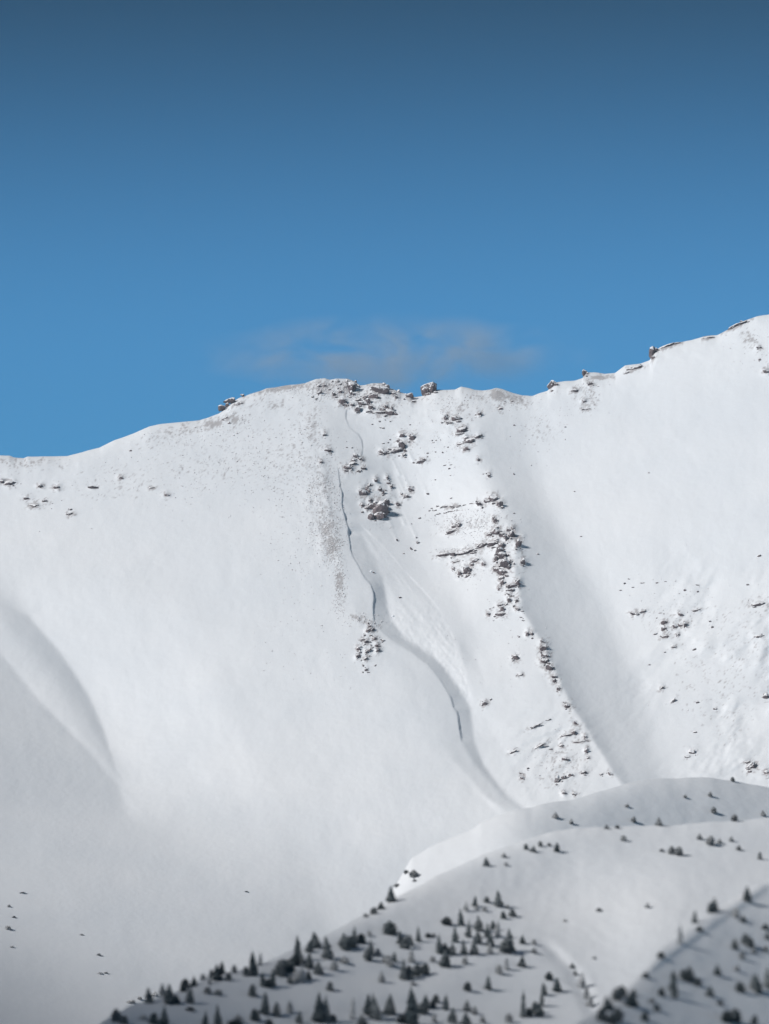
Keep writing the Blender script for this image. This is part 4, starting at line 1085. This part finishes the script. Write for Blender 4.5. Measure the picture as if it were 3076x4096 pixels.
for key, lst in bands.items():
    lst.sort(key=lambda q: q[0][0])
    clumps = []
    for q in lst:
        if clumps and q[0][0] - clumps[-1][-1][0][0] < 34:
            clumps[-1].append(q)
        else:
            clumps.append([q])
    for ci, cl in enumerate(clumps):
        for ti, (t, s) in enumerate(cl):
            x, y, h, w = t[:4]
            fa_ = len(t) > 4
            y = max(y, float(s.crest(x)) + 2)
            P = s.point(x, y)
            mpp = P[1] * PXM
            H = h * mpp * (0.6 if s is mount else 1.0 if s is hillA or 'bare' in key else 1.22)
            Wd = w * mpp * 0.74
            e = bpy.data.objects.new('conifer', None)
            e.empty_display_size = 1
            e.location = P
            size = 'tall' if h > 62 else ('small' if h < 30 else 'medium')
            tone = 'frosted grey' if fa_ else 'dark'
            lab = '%s %s conifer' % (size, tone)
            if len(cl) > 1:
                lab += ', %s in the %s clump from left %s' % (ORD[ti], ORD[ci], key)
            else:
                lab += ' standing apart, %s from left %s' % (ORD[ci], key)
            e['label'] = lab
            e['category'] = 'conifer'
            e['group'] = 'conifers ' + key
            COL.objects.link(e)
            rz = rt.uniform(0, 6.28)
            tl = (rt.uniform(-.09, .09), rt.uniform(-.09, .09))
            base_snow = 0.75 if s is mount else 0.48 if fa_ else (0.38 if s is hillA or 'bare' in key else 0.17)
            for nm, me_, dim in (('trunk', TRUNK, (H * 0.45, H * 0.45, H)), ('crown', rt.choice(CROWNS[:5] if w < 0.72 * h else CROWNS[4:]), (Wd * rt.uniform(.82, 1.18), Wd * rt.uniform(.82, 1.18), H))):
                c = bpy.data.objects.new(nm, me_)
                c.parent = e
                c.rotation_euler = (tl[0], tl[1], rz)
                c.scale = dim
                c.color = (base_snow + rt.uniform(-0.08, 0.08), 0, 0, 1)
                COL.objects.link(c)

# ------------------------------------------------------------------ the thin cloud behind the ridge
def build_cloud():
    Yc = 6200.0
    c0 = world_pt(1560, 1420, Yc)
    sc = Yc * PXM
    bm = bmesh.new()
    bmesh.ops.create_icosphere(bm, subdivisions=4, radius=1.0)
    r = np.random.default_rng(3)
    for v in bm.verts:
        x = v.co.x
        up = 1.0 + 0.25 * math.sin(5 * x + 1) + 0.15 * math.sin(11 * x)
        v.co = (v.co.x * 900 * sc, v.co.y * 60.0, v.co.z * 190 * sc * up)
    me = bpy.data.meshes.new('cloud')
    bm.to_mesh(me)
    bm.free()
    m = bpy.data.materials.new('thin_cloud')
    m.use_nodes = True
    nt = m.node_tree
    nt.nodes.remove(nt.nodes['Principled BSDF'])
    vol = nt.nodes.new('ShaderNodeVolumePrincipled')
    vol.inputs['Color'].default_value = (1.0, 0.985, 0.985, 1)
    vol.inputs['Anisotropy'].default_value = -0.25
    tc = nt.nodes.new('ShaderNodeTexCoord')
    mp = nt.nodes.new('ShaderNodeMapping')
    mp.inputs['Scale'].default_value = (1 / 62.0, 1 / 90.0, 1 / 34.0)
    mp.inputs['Rotation'].default_value = (0, 0.35, 0)
    nt.links.new(tc.outputs['Object'], mp.inputs['Vector'])
    nz = nt.nodes.new('ShaderNodeTexNoise')
    nz.inputs['Scale'].default_value = 1.0
    nz.inputs['Detail'].default_value = 4
    nz.inputs['Distortion'].default_value = 0.6
    nt.links.new(mp.outputs[0], nz.inputs['Vector'])
    # fade toward the rim
    mp2 = nt.nodes.new('ShaderNodeMapping')
    mp2.inputs['Scale'].default_value = (1 / (900 * sc), 1 / 60.0, 1 / (190 * sc))
    nt.links.new(tc.outputs['Object'], mp2.inputs['Vector'])
    ln = nt.nodes.new('ShaderNodeVectorMath')
    ln.operation = 'LENGTH'
    nt.links.new(mp2.outputs[0], ln.inputs[0])
    fr = nt.nodes.new('ShaderNodeMapRange')
    fr.interpolation_type = 'SMOOTHSTEP'
    fr.inputs['From Min'].default_value = 1.0
    fr.inputs['From Max'].default_value = 0.25
    nt.links.new(ln.outputs['Value'], fr.inputs['Value'])
    mr = nt.nodes.new('ShaderNodeMapRange')
    mr.interpolation_type = 'SMOOTHSTEP'
    mr.inputs['From Min'].default_value = 0.36
    mr.inputs['From Max'].default_value = 0.74
    mr.inputs['To Max'].default_value = 0.018
    nt.links.new(nz.outputs['Fac'], mr.inputs['Value'])
    mu = nt.nodes.new('ShaderNodeMath')
    mu.operation = 'MULTIPLY'
    nt.links.new(mr.outputs[0], mu.inputs[0])
    nt.links.new(fr.outputs[0], mu.inputs[1])
    nt.links.new(mu.outputs[0], vol.inputs['Density'])
    nt.links.new(vol.outputs[0], nt.nodes['Material Output'].inputs['Volume'])
    me.materials.append(m)
    o = bpy.data.objects.new('cloud', me)
    o.location = c0
    o['label'] = 'thin pale veil of cloud rising behind the summit ridge'
    o['category'] = 'cloud'
    COL.objects.link(o)


build_cloud()

# ------------------------------------------------------------------ the air between the camera and the mountain
bm = bmesh.new()
bmesh.ops.create_cube(bm, size=1.0)
for v in bm.verts:
    v.co = (v.co.x * 9000, 1400 + v.co.y * 9000, 520 + v.co.z * 1130)
me = bpy.data.meshes.new('haze')
bm.to_mesh(me)
bm.free()
m = bpy.data.materials.new('thin_haze')
m.use_nodes = True
nt = m.node_tree
nt.nodes.remove(nt.nodes['Principled BSDF'])
vol = nt.nodes.new('ShaderNodeVolumePrincipled')
vol.inputs['Color'].default_value = (0.72, 0.88, 1.0, 1)
vol.inputs['Density'].default_value = 3.1e-5
nt.links.new(vol.outputs[0], nt.nodes['Material Output'].inputs['Volume'])
me.materials.append(m)
hz = bpy.data.objects.new('haze', me)
hz['kind'] = 'stuff'
hz['label'] = 'thin pale haze in the air before the mountain'
COL.objects.link(hz)
